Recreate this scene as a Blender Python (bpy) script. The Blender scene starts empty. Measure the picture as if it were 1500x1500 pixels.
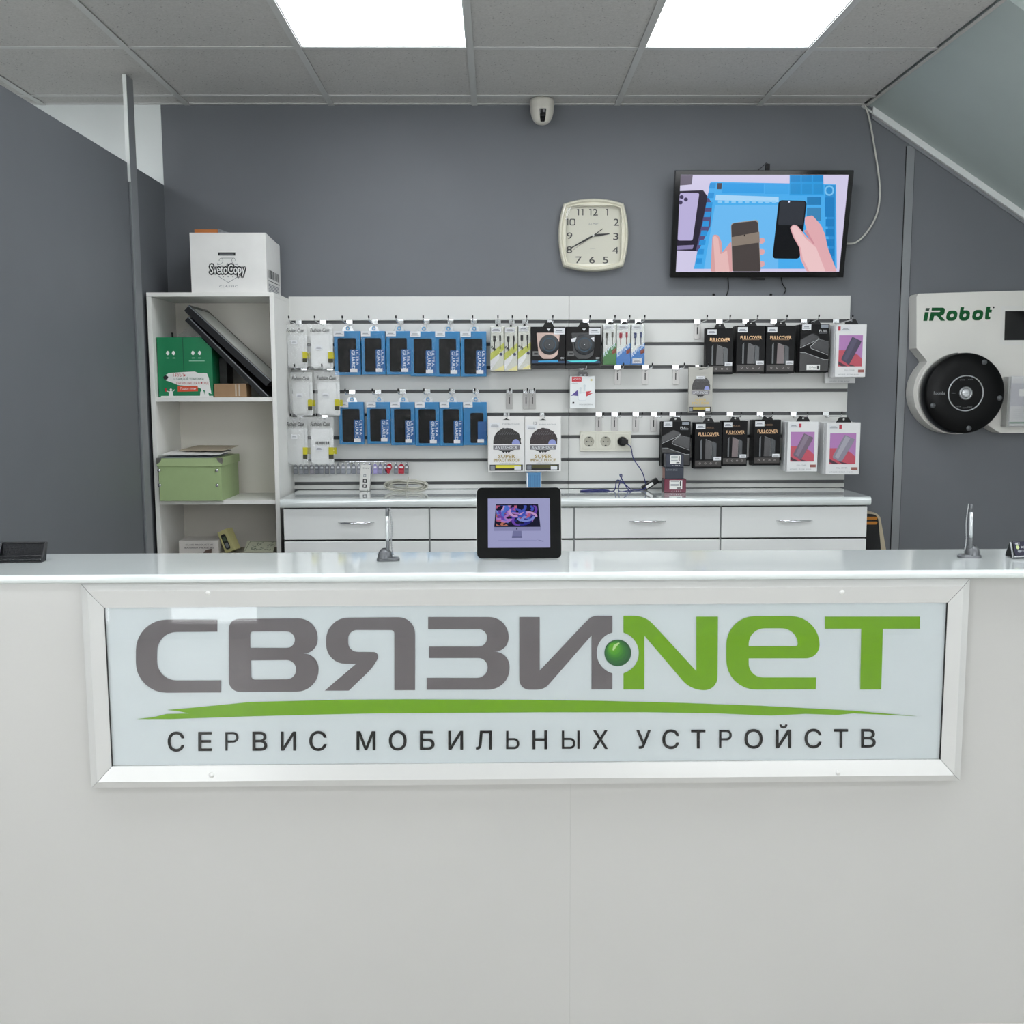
import bpy, bmesh, math, random
from mathutils import Vector, Matrix
from mathutils.geometry import tessellate_polygon
random.seed(7)
R = math.radians
S = bpy.context.scene
COL = S.collection

# ------------------------------------------------------------------ camera
FPX, PITCH, YAW, ROLL, EYE = 1528.0, R(6.71), R(0.82), R(-0.172), 1.45
fw = Vector((math.sin(YAW)*math.cos(PITCH), math.cos(YAW)*math.cos(PITCH), -math.sin(PITCH)))
r0 = Vector((math.cos(YAW), -math.sin(YAW), 0.0)); u0 = r0.cross(fw)
rt = math.cos(ROLL)*r0 + math.sin(ROLL)*u0
up = -math.sin(ROLL)*r0 + math.cos(ROLL)*u0
cam = bpy.data.objects.new('camera', bpy.data.cameras.new('camera'))
COL.objects.link(cam)
cam.matrix_world = Matrix(((rt.x, up.x, -fw.x, 0), (rt.y, up.y, -fw.y, 0), (rt.z, up.z, -fw.z, EYE), (0, 0, 0, 1)))
cam.data.sensor_width = 36.0
cam.data.lens = FPX/1500*36.0
cam.data.clip_start = 0.05
S.camera = cam

def at(px, py, Y):
    """where the sight line through a photo pixel meets the plane y = Y"""
    d = fw*FPX + rt*(px-750) - up*(py-750)
    return Vector((0, 0, EYE)) + d*(Y/d.y)

# ------------------------------------------------------------------ world, exposure
w = bpy.data.worlds.new('daylight'); S.world = w; w.use_nodes = True
w.node_tree.nodes['Background'].inputs[0].default_value = (0.95, 0.98, 1.0, 1)
w.node_tree.nodes['Background'].inputs[1].default_value = 5.2
LAMP = 9.3
S.view_settings.view_transform = 'Standard'
S.view_settings.look = 'None'
S.view_settings.gamma = 1.0
S.view_settings.use_curve_mapping = False
S.view_settings.exposure = 0.0

# ------------------------------------------------------------------ materials
def lin(hx):
    hx = hx.lstrip('#')
    out = []
    for i in (0, 2, 4):
        c = int(hx[i:i+2], 16)/255
        out.append(c/12.92 if c <= 0.04045 else ((c+0.055)/1.055)**2.4)
    return tuple(out)+(1.0,)

MATS = {}
def mat(name, hx, rough=0.5, metal=0.0, coat=0.0, noise=0.0, nscale=40.0, bump=0.0, bscale=200.0, emit=0.0, spec=0.5):
    if name in MATS: return MATS[name]
    m = bpy.data.materials.new(name); m.use_nodes = True; nt = m.node_tree
    b = nt.nodes['Principled BSDF']
    b.inputs['Base Color'].default_value = lin(hx)
    b.inputs['Roughness'].default_value = rough
    b.inputs['Metallic'].default_value = metal
    b.inputs['Coat Weight'].default_value = coat
    b.inputs['Coat Roughness'].default_value = 0.06
    b.inputs['Specular IOR Level'].default_value = spec
    tc = None
    if noise or bump:
        tc = nt.nodes.new('ShaderNodeTexCoord')
    if noise:
        n = nt.nodes.new('ShaderNodeTexNoise'); n.inputs['Scale'].default_value = nscale; n.inputs['Detail'].default_value = 4
        nt.links.new(tc.outputs['Object'], n.inputs['Vector'])
        r = nt.nodes.new('ShaderNodeMapRange'); r.inputs[1].default_value = 0.3; r.inputs[2].default_value = 0.7
        r.inputs[3].default_value = 1-noise; r.inputs[4].default_value = 1+noise
        nt.links.new(n.outputs[0], r.inputs[0])
        v = nt.nodes.new('ShaderNodeVectorMath'); v.operation = 'SCALE'; v.inputs[0].default_value = lin(hx)[:3]
        nt.links.new(r.outputs[0], v.inputs['Scale']); nt.links.new(v.outputs[0], b.inputs['Base Color'])
    if bump:
        n = nt.nodes.new('ShaderNodeTexNoise'); n.inputs['Scale'].default_value = bscale; n.inputs['Detail'].default_value = 3
        nt.links.new(tc.outputs['Object'], n.inputs['Vector'])
        bp = nt.nodes.new('ShaderNodeBump'); bp.inputs['Strength'].default_value = bump; bp.inputs['Distance'].default_value = 0.002
        nt.links.new(n.outputs[0], bp.inputs['Height']); nt.links.new(bp.outputs[0], b.inputs['Normal'])
    if emit:
        b.inputs['Emission Color'].default_value = lin(hx); b.inputs['Emission Strength'].default_value = emit
    MATS[name] = m
    return m

def screen_mat(name, hx, e):           # a lit pixel colour of a display behind glossy glass
    if name in MATS: return MATS[name]
    m = mat(name, '#020202', 0.12, spec=.2)
    b = m.node_tree.nodes['Principled BSDF']
    b.inputs['Emission Color'].default_value = lin(hx); b.inputs['Emission Strength'].default_value = e
    return m

def film_mat(name, gloss=0.12, rough=0.08, bump=0.0, bscale=60.0, tint='#ffffff', haze=0.0):
    """thin clear plastic or glass: mostly see-through, mirror-like at grazing angles"""
    if name in MATS: return MATS[name]
    m = bpy.data.materials.new(name); m.use_nodes = True; nt = m.node_tree
    for n in list(nt.nodes): nt.nodes.remove(n)
    out = nt.nodes.new('ShaderNodeOutputMaterial')
    tr = nt.nodes.new('ShaderNodeBsdfTransparent'); tr.inputs[0].default_value = lin(tint)
    gl = nt.nodes.new('ShaderNodeBsdfGlossy'); gl.inputs['Roughness'].default_value = rough
    fr = nt.nodes.new('ShaderNodeLayerWeight'); fr.inputs[0].default_value = 0.25
    ma = nt.nodes.new('ShaderNodeMath'); ma.operation = 'ADD'; ma.use_clamp = True; ma.inputs[1].default_value = gloss
    mu = nt.nodes.new('ShaderNodeMath'); mu.operation = 'MULTIPLY'; mu.inputs[1].default_value = 0.7
    nt.links.new(fr.outputs['Fresnel'], mu.inputs[0]); nt.links.new(mu.outputs[0], ma.inputs[0])
    mx = nt.nodes.new('ShaderNodeMixShader')
    nt.links.new(ma.outputs[0], mx.inputs[0]); nt.links.new(tr.outputs[0], mx.inputs[1]); nt.links.new(gl.outputs[0], mx.inputs[2])
    last = mx
    if haze:
        df = nt.nodes.new('ShaderNodeBsdfDiffuse'); df.inputs[0].default_value = lin('#f4f6f6')
        m2 = nt.nodes.new('ShaderNodeMixShader'); m2.inputs[0].default_value = haze
        nt.links.new(mx.outputs[0], m2.inputs[1]); nt.links.new(df.outputs[0], m2.inputs[2]); last = m2
    if bump:
        tc = nt.nodes.new('ShaderNodeTexCoord')
        n = nt.nodes.new('ShaderNodeTexNoise'); n.inputs['Scale'].default_value = bscale; n.inputs['Detail'].default_value = 3; n.inputs['Distortion'].default_value = 1.5
        bp = nt.nodes.new('ShaderNodeBump'); bp.inputs['Strength'].default_value = bump; bp.inputs['Distance'].default_value = 0.006
        nt.links.new(tc.outputs['Object'], n.inputs['Vector']); nt.links.new(n.outputs[0], bp.inputs['Height'])
        nt.links.new(bp.outputs[0], gl.inputs['Normal']); nt.links.new(bp.outputs[0], fr.inputs['Normal'])
    nt.links.new(last.outputs[0], out.inputs[0])
    MATS[name] = m
    return m

wallgrey = mat('grey_wall_vinyl', '#696c71', 0.55, noise=0.02, nscale=6, bump=0.05, bscale=300)
greytrim = mat('grey_profile', '#85888b', 0.4, noise=0.02)
wallwhite = mat('white_wall_paint', '#dfe3e2', 0.6, noise=0.02, nscale=5)
soffitm = mat('pale_green_grey_soffit', '#b7c2c0', 0.5, noise=0.02, nscale=5)
alu = mat('pale_aluminium_trim', '#e2e5e3', 0.4)
gridm = mat('ceiling_grid_metal', '#c9c9c7', 0.45)
tilem = mat('mineral_ceiling_tile', '#c4c2bf', 0.9, noise=0.07, nscale=120, bump=0.5, bscale=160)
_nt = tilem.node_tree; _b = _nt.nodes['Principled BSDF']; _src = _b.inputs['Base Color'].links[0].from_socket
_tc = _nt.nodes.new('ShaderNodeTexCoord'); _vo = _nt.nodes.new('ShaderNodeTexVoronoi'); _vo.inputs['Scale'].default_value = 70
_mr = _nt.nodes.new('ShaderNodeMapRange'); _mr.inputs[1].default_value = .10; _mr.inputs[2].default_value = .22; _mr.inputs[3].default_value = .45; _mr.inputs[4].default_value = 1
_ns = _nt.nodes.new('ShaderNodeTexNoise'); _ns.inputs['Scale'].default_value = 14
_m2 = _nt.nodes.new('ShaderNodeMapRange'); _m2.inputs[1].default_value = .45; _m2.inputs[2].default_value = .6; _m2.inputs[3].default_value = 1; _m2.inputs[4].default_value = 0
_mx = _nt.nodes.new('ShaderNodeMath'); _mx.operation = 'MAXIMUM'
_sc = _nt.nodes.new('ShaderNodeVectorMath'); _sc.operation = 'SCALE'
for _a, _c in ((_tc.outputs['Object'], _vo.inputs['Vector']), (_tc.outputs['Object'], _ns.inputs['Vector']), (_vo.outputs['Distance'], _mr.inputs[0]), (_ns.outputs[0], _m2.inputs[0]),
               (_mr.outputs[0], _mx.inputs[0]), (_m2.outputs[0], _mx.inputs[1]), (_src, _sc.inputs[0]), (_mx.outputs[0], _sc.inputs['Scale']), (_sc.outputs[0], _b.inputs['Base Color'])): _nt.links.new(_a, _c)
floorm = mat('grey_floor_tile', '#c6c2bc', 0.4, noise=0.06, nscale=4)
lampm = mat('lit_diffuser', '#f6fbff', 0.5, emit=LAMP)
white = mat('white_melamine', '#dcdcd9', 0.35, noise=0.012, nscale=12)
slatm = mat('slatwall_white', '#d6d6d3', 0.38, noise=0.012, nscale=10)
groove = mat('groove_grey_insert', '#4b4c4e', 0.4)
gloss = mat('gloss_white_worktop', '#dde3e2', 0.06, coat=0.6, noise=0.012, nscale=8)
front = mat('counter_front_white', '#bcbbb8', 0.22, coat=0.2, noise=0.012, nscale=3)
drawerm = mat('gloss_grey_drawer', '#eceeed', 0.14, coat=0.2, bump=0.03, bscale=6)
black = mat('black_plastic', '#0a0a0c', 0.38, spec=.3)
blackg = mat('black_gloss', '#060607', 0.08, spec=0.35)
darkgap = mat('dark_gap', '#1c1c1d', 0.8)
chrome = mat('chrome', '#dfe0e2', 0.12, metal=1.0)
steel = mat('brushed_steel', '#a9abad', 0.3, metal=0.9)
gunmetal = mat('gunmetal_plastic', '#67696c', 0.32, metal=0.5)
paper = mat('white_paper', '#e9e9e6', 0.7)
sticker = mat('price_sticker_paper', '#dcdde0', 0.5)
ink = mat('black_ink', '#1a1a1c', 0.5)
greyink = mat('grey_ink', '#80848a', 0.5)
clear = film_mat('clear_film', 0.0, 0.04, bump=1.0, bscale=30)
crinkle = film_mat('crinkled_film', 0.10, 0.10, bump=1.0, bscale=55, haze=0.16)
glassm = film_mat('clear_glass', 0.02, 0.015)
tabm = film_mat('clear_hang_tab', 0.12, 0.1, haze=0.35)

# ------------------------------------------------------------------ mesh helpers
TEXT = {}
def glyphs(s, off=0.0, res=2, space=1.0):
    k = (s, off, res, space)
    if k in TEXT: return TEXT[k]
    cu = bpy.data.curves.new('lettering', 'FONT'); cu.body = s; cu.size = 1; cu.offset = off
    cu.resolution_u = res; cu.space_character = space
    ob = bpy.data.objects.new('lettering', cu); COL.objects.link(ob)
    bpy.context.view_layer.update()
    ev = ob.evaluated_get(bpy.context.evaluated_depsgraph_get()); me = ev.to_mesh()
    vs = [(v.co.x, v.co.y) for v in me.vertices]; fs = [tuple(p.vertices) for p in me.polygons]
    ev.to_mesh_clear(); bpy.data.objects.remove(ob); bpy.data.curves.remove(cu)
    x0 = min(v[0] for v in vs); x1 = max(v[0] for v in vs); y0 = min(v[1] for v in vs); y1 = max(v[1] for v in vs)
    vs = [((x-x0)/(x1-x0), (y-y0)/(y1-y0)) for x, y in vs]
    TEXT[k] = (vs, fs, (x1-x0)/(y1-y0))
    return TEXT[k]

def rounded(pts, n=6):
    """polygon corners (x, y[, radius]) -> outline with rounded corners"""
    out = []; N = len(pts)
    for i, p in enumerate(pts):
        r = p[2] if len(p) > 2 else 0
        c = Vector(p[:2])
        if r <= 0: out.append((c.x, c.y)); continue
        a = Vector(pts[i-1][:2]) - c; b = Vector(pts[(i+1) % N][:2]) - c
        ra = min(r, a.length*0.98); rb = min(r, b.length*0.98)
        p0 = c + a.normalized()*ra; p1 = c + b.normalized()*rb
        for k in range(n+1):
            t = k/n
            # rational quadratic: a true arc when the legs match, an ellipse otherwise
            wq = math.sin(a.angle(b)/2) if a.length and b.length else 0.7
            d = (1-t)**2 + 2*wq*t*(1-t) + t*t
            q = (p0*(1-t)**2 + c*(2*wq*t*(1-t)) + p1*t*t)/d
            out.append((q.x, q.y))
    return out

def rrect(x0, x1, z0, z1, r, n=5):
    return rounded([(x0, z0, r), (x1, z0, r), (x1, z1, r), (x0, z1, r)], n)

def circle(cx, cz, r, n=24, rz=None):
    return [(cx+r*math.cos(2*math.pi*i/n), cz+(rz or r)*math.sin(2*math.pi*i/n)) for i in range(n)]

class MB:
    def __init__(self): self.v = []; self.f = []; self.fm = []; self.sm = []; self.ms = []
    def mi(self, m):
        if m not in self.ms: self.ms.append(m)
        return self.ms.index(m)
    def add(self, vs, fs, m, smooth=False):
        o = len(self.v); self.v += [tuple(v) for v in vs]; k = self.mi(m)
        for f in fs: self.f.append([i+o for i in f]); self.fm.append(k); self.sm.append(smooth)
        return self
    def box(self, x0, x1, y0, y1, z0, z1, m):
        v = [(x, y, z) for x in (x0, x1) for y in (y0, y1) for z in (z0, z1)]
        return self.add(v, [(0, 1, 3, 2), (4, 6, 7, 5), (0, 4, 5, 1), (2, 3, 7, 6), (0, 2, 6, 4), (1, 5, 7, 3)], m)
    def hexa(self, lo, hi, m):      # two quads of corners, bottom and top
        return self.add(list(lo)+list(hi), [(0, 3, 2, 1), (4, 5, 6, 7), (0, 1, 5, 4), (1, 2, 6, 5), (2, 3, 7, 6), (3, 0, 4, 7)], m)
    def flat(self, loops, y, m, thick=0.0, fn=None, side=None):
        """a flat figure in the plane y (loops[1:] are holes); thick > 0 gives it depth behind"""
        if not isinstance(loops[0][0], (tuple, list)): loops = [loops]
        g = fn or (lambda a, b, yy: (a, yy, b))
        allv = [p for lp in loops for p in lp]
        tri = tessellate_polygon([[Vector((p[0], p[1], 0)) for p in lp] for lp in loops])
        n = len(allv)
        fv = [g(p[0], p[1], y) for p in allv]
        self.add(fv, [tuple(t) for t in tri], m)
        if thick:
            bv = [g(p[0], p[1], y+thick) for p in allv]
            fs = []; o = 0
            for lp in loops:
                k = len(lp)
                for i in range(k): j = (i+1) % k; fs.append((o+i, o+j, n+o+j, n+o+i))
                o += k
            self.add(fv+bv, fs, side or m)
            self.add(bv, [tuple(t) for t in tri], side or m)
        return self
    def text(self, s, x0, x1, z0, z1, y, m, off=0.0, shear=0.0, down=False, fn=None, res=2, space=1.0, keep=False):
        if off > 0.001:
            dx = off*.55*abs(z1-z0) if not down else off*.55*abs(x1-x0)
            for k, (ax, az) in enumerate(((1, 0), (-1, 0), (0, 1), (0, -1), (.7, .7), (-.7, .7), (.7, -.7), (-.7, -.7))):
                self.text(s, x0+ax*dx, x1+ax*dx, z0+az*dx, z1+az*dx, y-1e-5*k, m, 0, shear, down, fn, res, space, keep)
            return self
        vs, fs, asp = glyphs(s, 0.0, res, space)
        if keep:      # keep the letters' own proportions, centred in the box
            ww = asp*(z1-z0)
            if abs(ww) < abs(x1-x0): c = (x0+x1)/2; x0, x1 = c-ww/2, c+ww/2
            else: hh = (x1-x0)/asp; c = (z0+z1)/2; z0, z1 = c-hh/2, c+hh/2
        g = fn or (lambda a, b, yy: (a, yy, b))
        out = []
        for a, b in vs:
            if down: X = x0+b*(x1-x0); Z = z1-a*(z1-z0)
            else: X = x0+a*(x1-x0)+shear*b*abs(z1-z0); Z = z0+b*(z1-z0)
            out.append(g(X, Z, y))
        return self.add(out, fs, m)
    def line(self, pts, wd, y, m, fn=None):
        for (ax, az), (bx, bz) in zip(pts, pts[1:]):
            d = Vector((bx-ax, bz-az)); L = d.length
            if L < 1e-9: continue
            n = Vector((-d.y, d.x))/L*wd/2
            self.flat([(ax+n.x, az+n.y), (bx+n.x, bz+n.y), (bx-n.x, bz-n.y), (ax-n.x, az-n.y)], y, m, fn=fn)
        return self
    def tube(self, pts, r, m, n=8, cap=True):
        pts = [Vector(p) for p in pts]; rr = r if isinstance(r, (list, tuple)) else [r]*len(pts)
        vs = []; prev = None
        for i, p in enumerate(pts):
            t = (pts[min(i+1, len(pts)-1)]-pts[max(i-1, 0)]).normalized()
            if prev is None:
                a = Vector((0, 0, 1)) if abs(t.z) < 0.9 else Vector((1, 0, 0))
                e = t.cross(a).normalized()
            else:
                e = (prev - t*prev.dot(t)).normalized()
            prev = e; b = t.cross(e)
            for k in range(n):
                a = 2*math.pi*k/n
                vs.append(p + (e*math.cos(a)+b*math.sin(a))*rr[i])
        fs = [(i*n+k, i*n+(k+1) % n, (i+1)*n+(k+1) % n, (i+1)*n+k) for i in range(len(pts)-1) for k in range(n)]
        self.add(vs, fs, m, True)
        if cap: self.add(vs, [tuple(range(n))[::-1], tuple(range((len(pts)-1)*n, len(pts)*n))], m)
        return self
    def lathe(self, prof, c, m, axis='z', n=32, smooth=True, arc=(0, 2*math.pi)):
        """profile of (radius, height) turned about an axis through c"""
        c = Vector(c); vs = []; full = abs(arc[1]-arc[0]-2*math.pi) < 1e-6
        cnt = n if full else n+1
        for rr, h in prof:
            for k in range(cnt):
                a = arc[0]+(arc[1]-arc[0])*k/n
                x, y = rr*math.cos(a), rr*math.sin(a)
                vs.append(c + (Vector((x, y, h)) if axis == 'z' else Vector((x, h, y)) if axis == 'y' else Vector((h, x, y))))
        fs = []
        for i in range(len(prof)-1):
            for k in range(n if full else n):
                k2 = (k+1) % cnt
                fs.append((i*cnt+k, i*cnt+k2, (i+1)*cnt+k2, (i+1)*cnt+k))
        return self.add(vs, fs, m, smooth)
    def build(self, name, parent=None, base=None, bevel=0.0, seg=2, stuff=False):
        off = Vector(BASE.get(parent, (0, 0, 0))) if parent else Vector(base or (0, 0, 0))
        me = bpy.data.meshes.new(name)
        me.from_pydata([tuple(Vector(v)-off) for v in self.v], [], self.f)
        for m in self.ms: me.materials.append(m)
        me.polygons.foreach_set('material_index', self.fm)
        me.polygons.foreach_set('use_smooth', self.sm)
        bm = bmesh.new(); bm.from_mesh(me)
        bmesh.ops.remove_doubles(bm, verts=bm.verts, dist=1e-6)
        bmesh.ops.recalc_face_normals(bm, faces=bm.faces)
        bm.to_mesh(me); bm.free()
        ob = bpy.data.objects.new(name, me); COL.objects.link(ob)
        if parent: ob.parent = parent; BASE[ob] = BASE.get(parent, (0, 0, 0))
        else: ob.location = off; BASE[ob] = tuple(off)
        if bevel:
            md = ob.modifiers.new('bevel', 'BEVEL'); md.width = bevel; md.segments = seg; md.limit_method = 'ANGLE'; md.angle_limit = R(40)
        if stuff: ob['kind'] = 'stuff'
        return ob

BASE = {}
def thing(name, label, cat, loc=(0, 0, 0), rot=(0, 0, 0), group=None, local=False):
    o = bpy.data.objects.new(name, None); COL.objects.link(o); o.empty_display_size = 0.05
    o.location = loc; o.rotation_euler = rot
    BASE[o] = (0, 0, 0) if local else tuple(loc)
    return tag(o, label, cat, group)
def tag(o, label, cat, group=None):
    o['label'] = label; o['category'] = cat
    if group: o['group'] = group
    return o
def struct(o): o['kind'] = 'structure'; return o
def dup(root, loc, label, group=None, kids=True):
    c = root.copy(); COL.objects.link(c); c.location = loc; c['label'] = label
    if group: c['group'] = group
    def rec(src, dst):
        for ch in list(src.children):
            k = ch.copy(); COL.objects.link(k); k.parent = dst; rec(ch, k)
    if kids: rec(root, c)
    return c
ORD = ['first', 'second', 'third', 'fourth', 'fifth', 'sixth', 'seventh', 'eighth', 'ninth', 'tenth', 'eleventh', 'twelfth',
       'thirteenth', 'fourteenth', 'fifteenth', 'sixteenth', 'seventeenth', 'eighteenth', 'nineteenth', 'twentieth']

# ================================================================== THE ROOM
BACK, CEIL, LEFT, RIGHT, FRONT, FARL = 4.554, 2.635, -1.40, 3.2, -1.6, -3.6
GX, GY = 0.513, 3.82          # ceiling grid origin
MB().box(FARL-.1, RIGHT+.1, FRONT-.1, BACK+.1, -.06, 0, floorm).build('floor')['kind'] = 'structure'
# back wall: dark grey cladding in two sheets either side of the joint strip, white plaster beyond the partition
wb = struct(MB().box(LEFT, RIGHT, BACK, BACK+.1, 0, 2.9, wallgrey).build('wall_back'))
struct(MB().box(FARL, LEFT-.0005, BACK, BACK+.1, 0, 2.9, wallwhite).build('wall_back_left'))
# low partition on the left: stops short of the ceiling
wl = struct(MB().box(LEFT-.06, LEFT, 2.50, BACK-.0005, 0, 2.31, wallgrey).build('wall_left'))
struct(MB().box(FARL-.1, FARL, FRONT, BACK, 0, 2.9, wallwhite).build('wall_far_left'))
struct(MB().box(RIGHT, RIGHT+.1, FRONT, BACK, 0, 2.9, wallwhite).build('wall_right'))
# street wall behind the camera with a shop window
OPEN = [(-3.4, -2.22, .04, 2.5), (-1.98, -1.36, .04, 2.5), (.7, 3.05, .85, 2.5)]     # window, glass door, unseen window added for daylight
wf = MB()
edges = sorted({FARL, RIGHT} | {v for o_ in OPEN for v in o_[:2]})
for a_, b_ in zip(edges, edges[1:]):
    hit = [o_ for o_ in OPEN if o_[0] <= a_ and b_ <= o_[1]]
    if hit: wf.box(a_, b_, FRONT-.1, FRONT, 0, hit[0][2], wallwhite).box(a_, b_, FRONT-.1, FRONT, hit[0][3], 2.9, wallwhite)
    else: wf.box(a_, b_, FRONT-.1, FRONT, 0, 2.9, wallwhite)
struct(wf.build('wall_front'))
for nm, (a_, b_, c_, d_) in zip(('window_1', 'door_1', 'added_window'), OPEN):
    win = MB()
    for x in (a_, b_-.05): win.box(x, x+.05, FRONT-.08, FRONT-.01, c_, d_, white)
    for z in (c_, d_-.05): win.box(a_+.05, b_-.05, FRONT-.08, FRONT-.01, z, z+.05, white)
    wn = struct(win.build(nm))
    MB().box(a_+.04, b_-.04, FRONT-.05, FRONT-.046, c_+.04, d_-.04, glassm).build('pane', wn)

# ceiling: plenum board above, tiles and T bars below
ce = struct(MB().box(FARL-.1, RIGHT+.1, FRONT-.1, BACK+.1, CEIL+.02, CEIL+.08, tilem).build('ceiling'))
LAMPS = {(-2, -1), (0, -1), (-5, -1), (-3, -4), (-1, -4), (1, -4), (3, -4), (-5, -4), (-3, -7), (-1, -7), (-5, -7), (3, -7)}
tile_me = None
xs = [GX+.6*k for k in range(-7, 5)]
ys = [GY+.6*j for j in range(-12, 2)]
tile = None
for i, x in enumerate(xs):
    for j, y in enumerate(ys):
        k, q = i-7, j-12
        if (k, q) in LAMPS: continue
        x0, x1, y0, y1 = x, x+.6, y, min(y+.6, BACK)
        if x0 < FARL or x1 > RIGHT+.3 or y0 < FRONT: continue
        if x1 > 1.56 and y1 > 3.25: x1 = 1.56
        full = abs(x1-x0-.6) < .01 and abs(y1-y0-.6) < .01
        if x1-x0 < .03: continue
        if full and tile is not None:
            t = tile.copy(); COL.objects.link(t); t.location = (x0, y0, CEIL)
        else:
            m = MB(); m.box(.010, x1-x0-.010, .010, y1-y0-.006, .004, .018, tilem)
            t = m.build('ceiling_tile', bevel=.002, seg=1); t.parent = ce; t.location = (x0, y0, CEIL)
            if full: tile = t
for x in xs:
    if x < FARL or x > RIGHT: continue
    m = MB(); m.box(-.012, .012, FRONT, (BACK if x < 1.5 else 3.25), 0, .003, gridm).box(-.003, .003, FRONT, (BACK if x < 1.5 else 3.25), .003, .02, gridm)
    b = m.build('grid_bar'); b.parent = ce; b.location = (x, 0, CEIL-.001)
for y in ys:
    if y < FRONT: continue
    m = MB(); xr = 1.56 if y > 3.2 else RIGHT
    m.box(FARL, xr, -.012, .012, 0, .003, gridm).box(FARL, xr, -.003, .003, .003, .02, gridm)
    b = m.build('grid_bar'); b.parent = ce; b.location = (0, y, CEIL+.0005)
m = MB(); m.box(FARL, 1.57, BACK-.02, BACK, 0, .003, gridm); b = m.build('edge_angle', ce); b.location = (0, 0, CEIL+.001)
m = MB(); m.box(1.556, 1.572, 3.33, BACK-.001, 0, .003, tilem); b = m.build('edge_angle', ce); b.location = (0, 0, CEIL-.003)

def lamp(k, q, label):
    x0, y0 = GX+.6*k, GY+.6*q
    t = thing('ceiling_light', label, 'ceiling light', (x0+.3, y0+.3, CEIL), group='square light panels set in the ceiling grid')
    m = MB()
    for a in ((.004, .596, .004, .016), (.004, .596, .584, .596), (.004, .016, .016, .584), (.584, .596, .016, .584)):
        m.box(x0+a[0], x0+a[1], y0+a[2], y0+a[3], CEIL+.003, CEIL+.02, alu)
    m.build('frame', t)
    MB().box(x0+.014, x0+.586, y0+.014, y0+.586, CEIL+.005, CEIL+.014, lampm).build('diffuser', t)
for k, q in sorted(LAMPS):
    if q == -1 and k > -3: lb = 'lit square ceiling panel on the left, above the gap between shelves and clock' if k == -2 else 'lit square ceiling panel on the right, above the clock and television'
    else: lb = 'lit square ceiling panel away from the two over the shop corner'
    lamp(k, q, lb)

# sloped underside of the staircase at top right
SL = .6472
def slope_z(x): return CEIL+.004-(x-1.572)*SL
m = MB()
y0, y1, xr = 3.345, BACK-.0005, RIGHT-.0005
lo = [(1.572, y0, slope_z(1.572)), (xr, y0, slope_z(xr)), (xr, y1, slope_z(xr)), (1.572, y1, slope_z(1.572))]
hi = [(p[0], p[1], p[2]+.05) for p in lo]
m.hexa(lo, hi, soffitm); struct(m.build('ceiling_slope'))
m = MB()
m.flat([(1.64, slope_z(1.572)-.001), (xr, slope_z(xr)+.051), (xr, 2.75), (1.64, 2.75)], 3.36, wallwhite, .02)
struct(m.build('wall_stair_side'))
def slope_bar(x0, x1, dz0, dz1, ya, yb, m_, name):
    lo = [(x0, ya, slope_z(x0)+dz0), (x1, ya, slope_z(x1)+dz0), (x1, yb, slope_z(x1)+dz0), (x0, yb, slope_z(x0)+dz0)]
    hi = [(p[0], p[1], p[2]-dz0+dz1) for p in lo]
    return struct(MB().hexa(lo, hi, m_).build(name))
slope_bar(1.59, xr, -.030, -.0005, BACK-.022, BACK-.001, alu, 'trim_3')
slope_bar(1.59, xr, -.046, -.032, BACK-.010, BACK-.001, greytrim, 'trim_6')
slope_bar(1.64, xr, -.02, .0, 3.335, 3.35, alu, 'trim_4')
# thin moulding running beside it down to the joint strip
a, b_ = at(1262, 155, BACK), at(1334, 203, BACK)
m = MB(); m.tube([(a.x, BACK-.004, a.z), (b_.x, BACK-.004, b_.z)], .006, alu, 6); struct(m.build('trim_5'))
# joint strips
m = MB(); m.box(1.745, 1.779, BACK-.006, BACK+.001, 0, slope_z(1.779)-.036, greytrim)
m.box(1.7425, 1.745, BACK-.003, BACK+.001, 0, slope_z(1.78)-.036, darkgap).box(1.779, 1.7815, BACK-.003, BACK+.001, 0, slope_z(1.79)-.036, darkgap)
struct(m.build('trim_1'))
m = MB(); m.box(LEFT+.0005, LEFT+.010, 4.118, 4.19, 0, CEIL-.002, greytrim)
m.box(LEFT-.004, LEFT+.010, 4.112, 4.1175, 2.24, CEIL-.002, alu).box(LEFT-.004, LEFT+.0004, 4.1175, 4.19, 2.312, CEIL-.002, greytrim).box(LEFT+.0005, LEFT+.006, 4.113, 4.1175, 0, 2.24, wallgrey)
struct(m.build('trim_2', bevel=.001))
MB().box(1.79, RIGHT, BACK-.012, BACK, 0, .07, greytrim).build('baseboard_back')['kind'] = 'structure'

# ================================================================== FRONT COUNTER AND SIGN
CT = 1.062
ct = thing('reception_counter', 'long white reception counter with gloss top, across the foreground', 'counter', (.07, 2.34, 0))
prof = rounded([(2.19, CT-.019, .009), (2.19, CT, .007), (2.486, CT, .003), (2.486, CT-.019, .002)], 6)
m = MB(); n = len(prof); x0, x1 = -2.3, 2.3
m.add([(x0, a, b) for a, b in prof]+[(x1, a, b) for a, b in prof], [(i, (i+1) % n, n+(i+1) % n, n+i) for i in range(n)]+[tuple(range(n)), tuple(range(n, 2*n))[::-1]], gloss)
m.build('countertop', ct)
sx = at(835, 1350, 2.226).x
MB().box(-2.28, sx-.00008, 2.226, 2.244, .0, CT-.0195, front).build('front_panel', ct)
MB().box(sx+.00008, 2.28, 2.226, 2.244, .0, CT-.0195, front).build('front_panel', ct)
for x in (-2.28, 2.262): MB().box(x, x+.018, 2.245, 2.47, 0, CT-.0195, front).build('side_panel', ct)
MB().box(-2.26, 2.26, 2.25, 2.47, .5, .518, white).build('shelf', ct)

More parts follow.
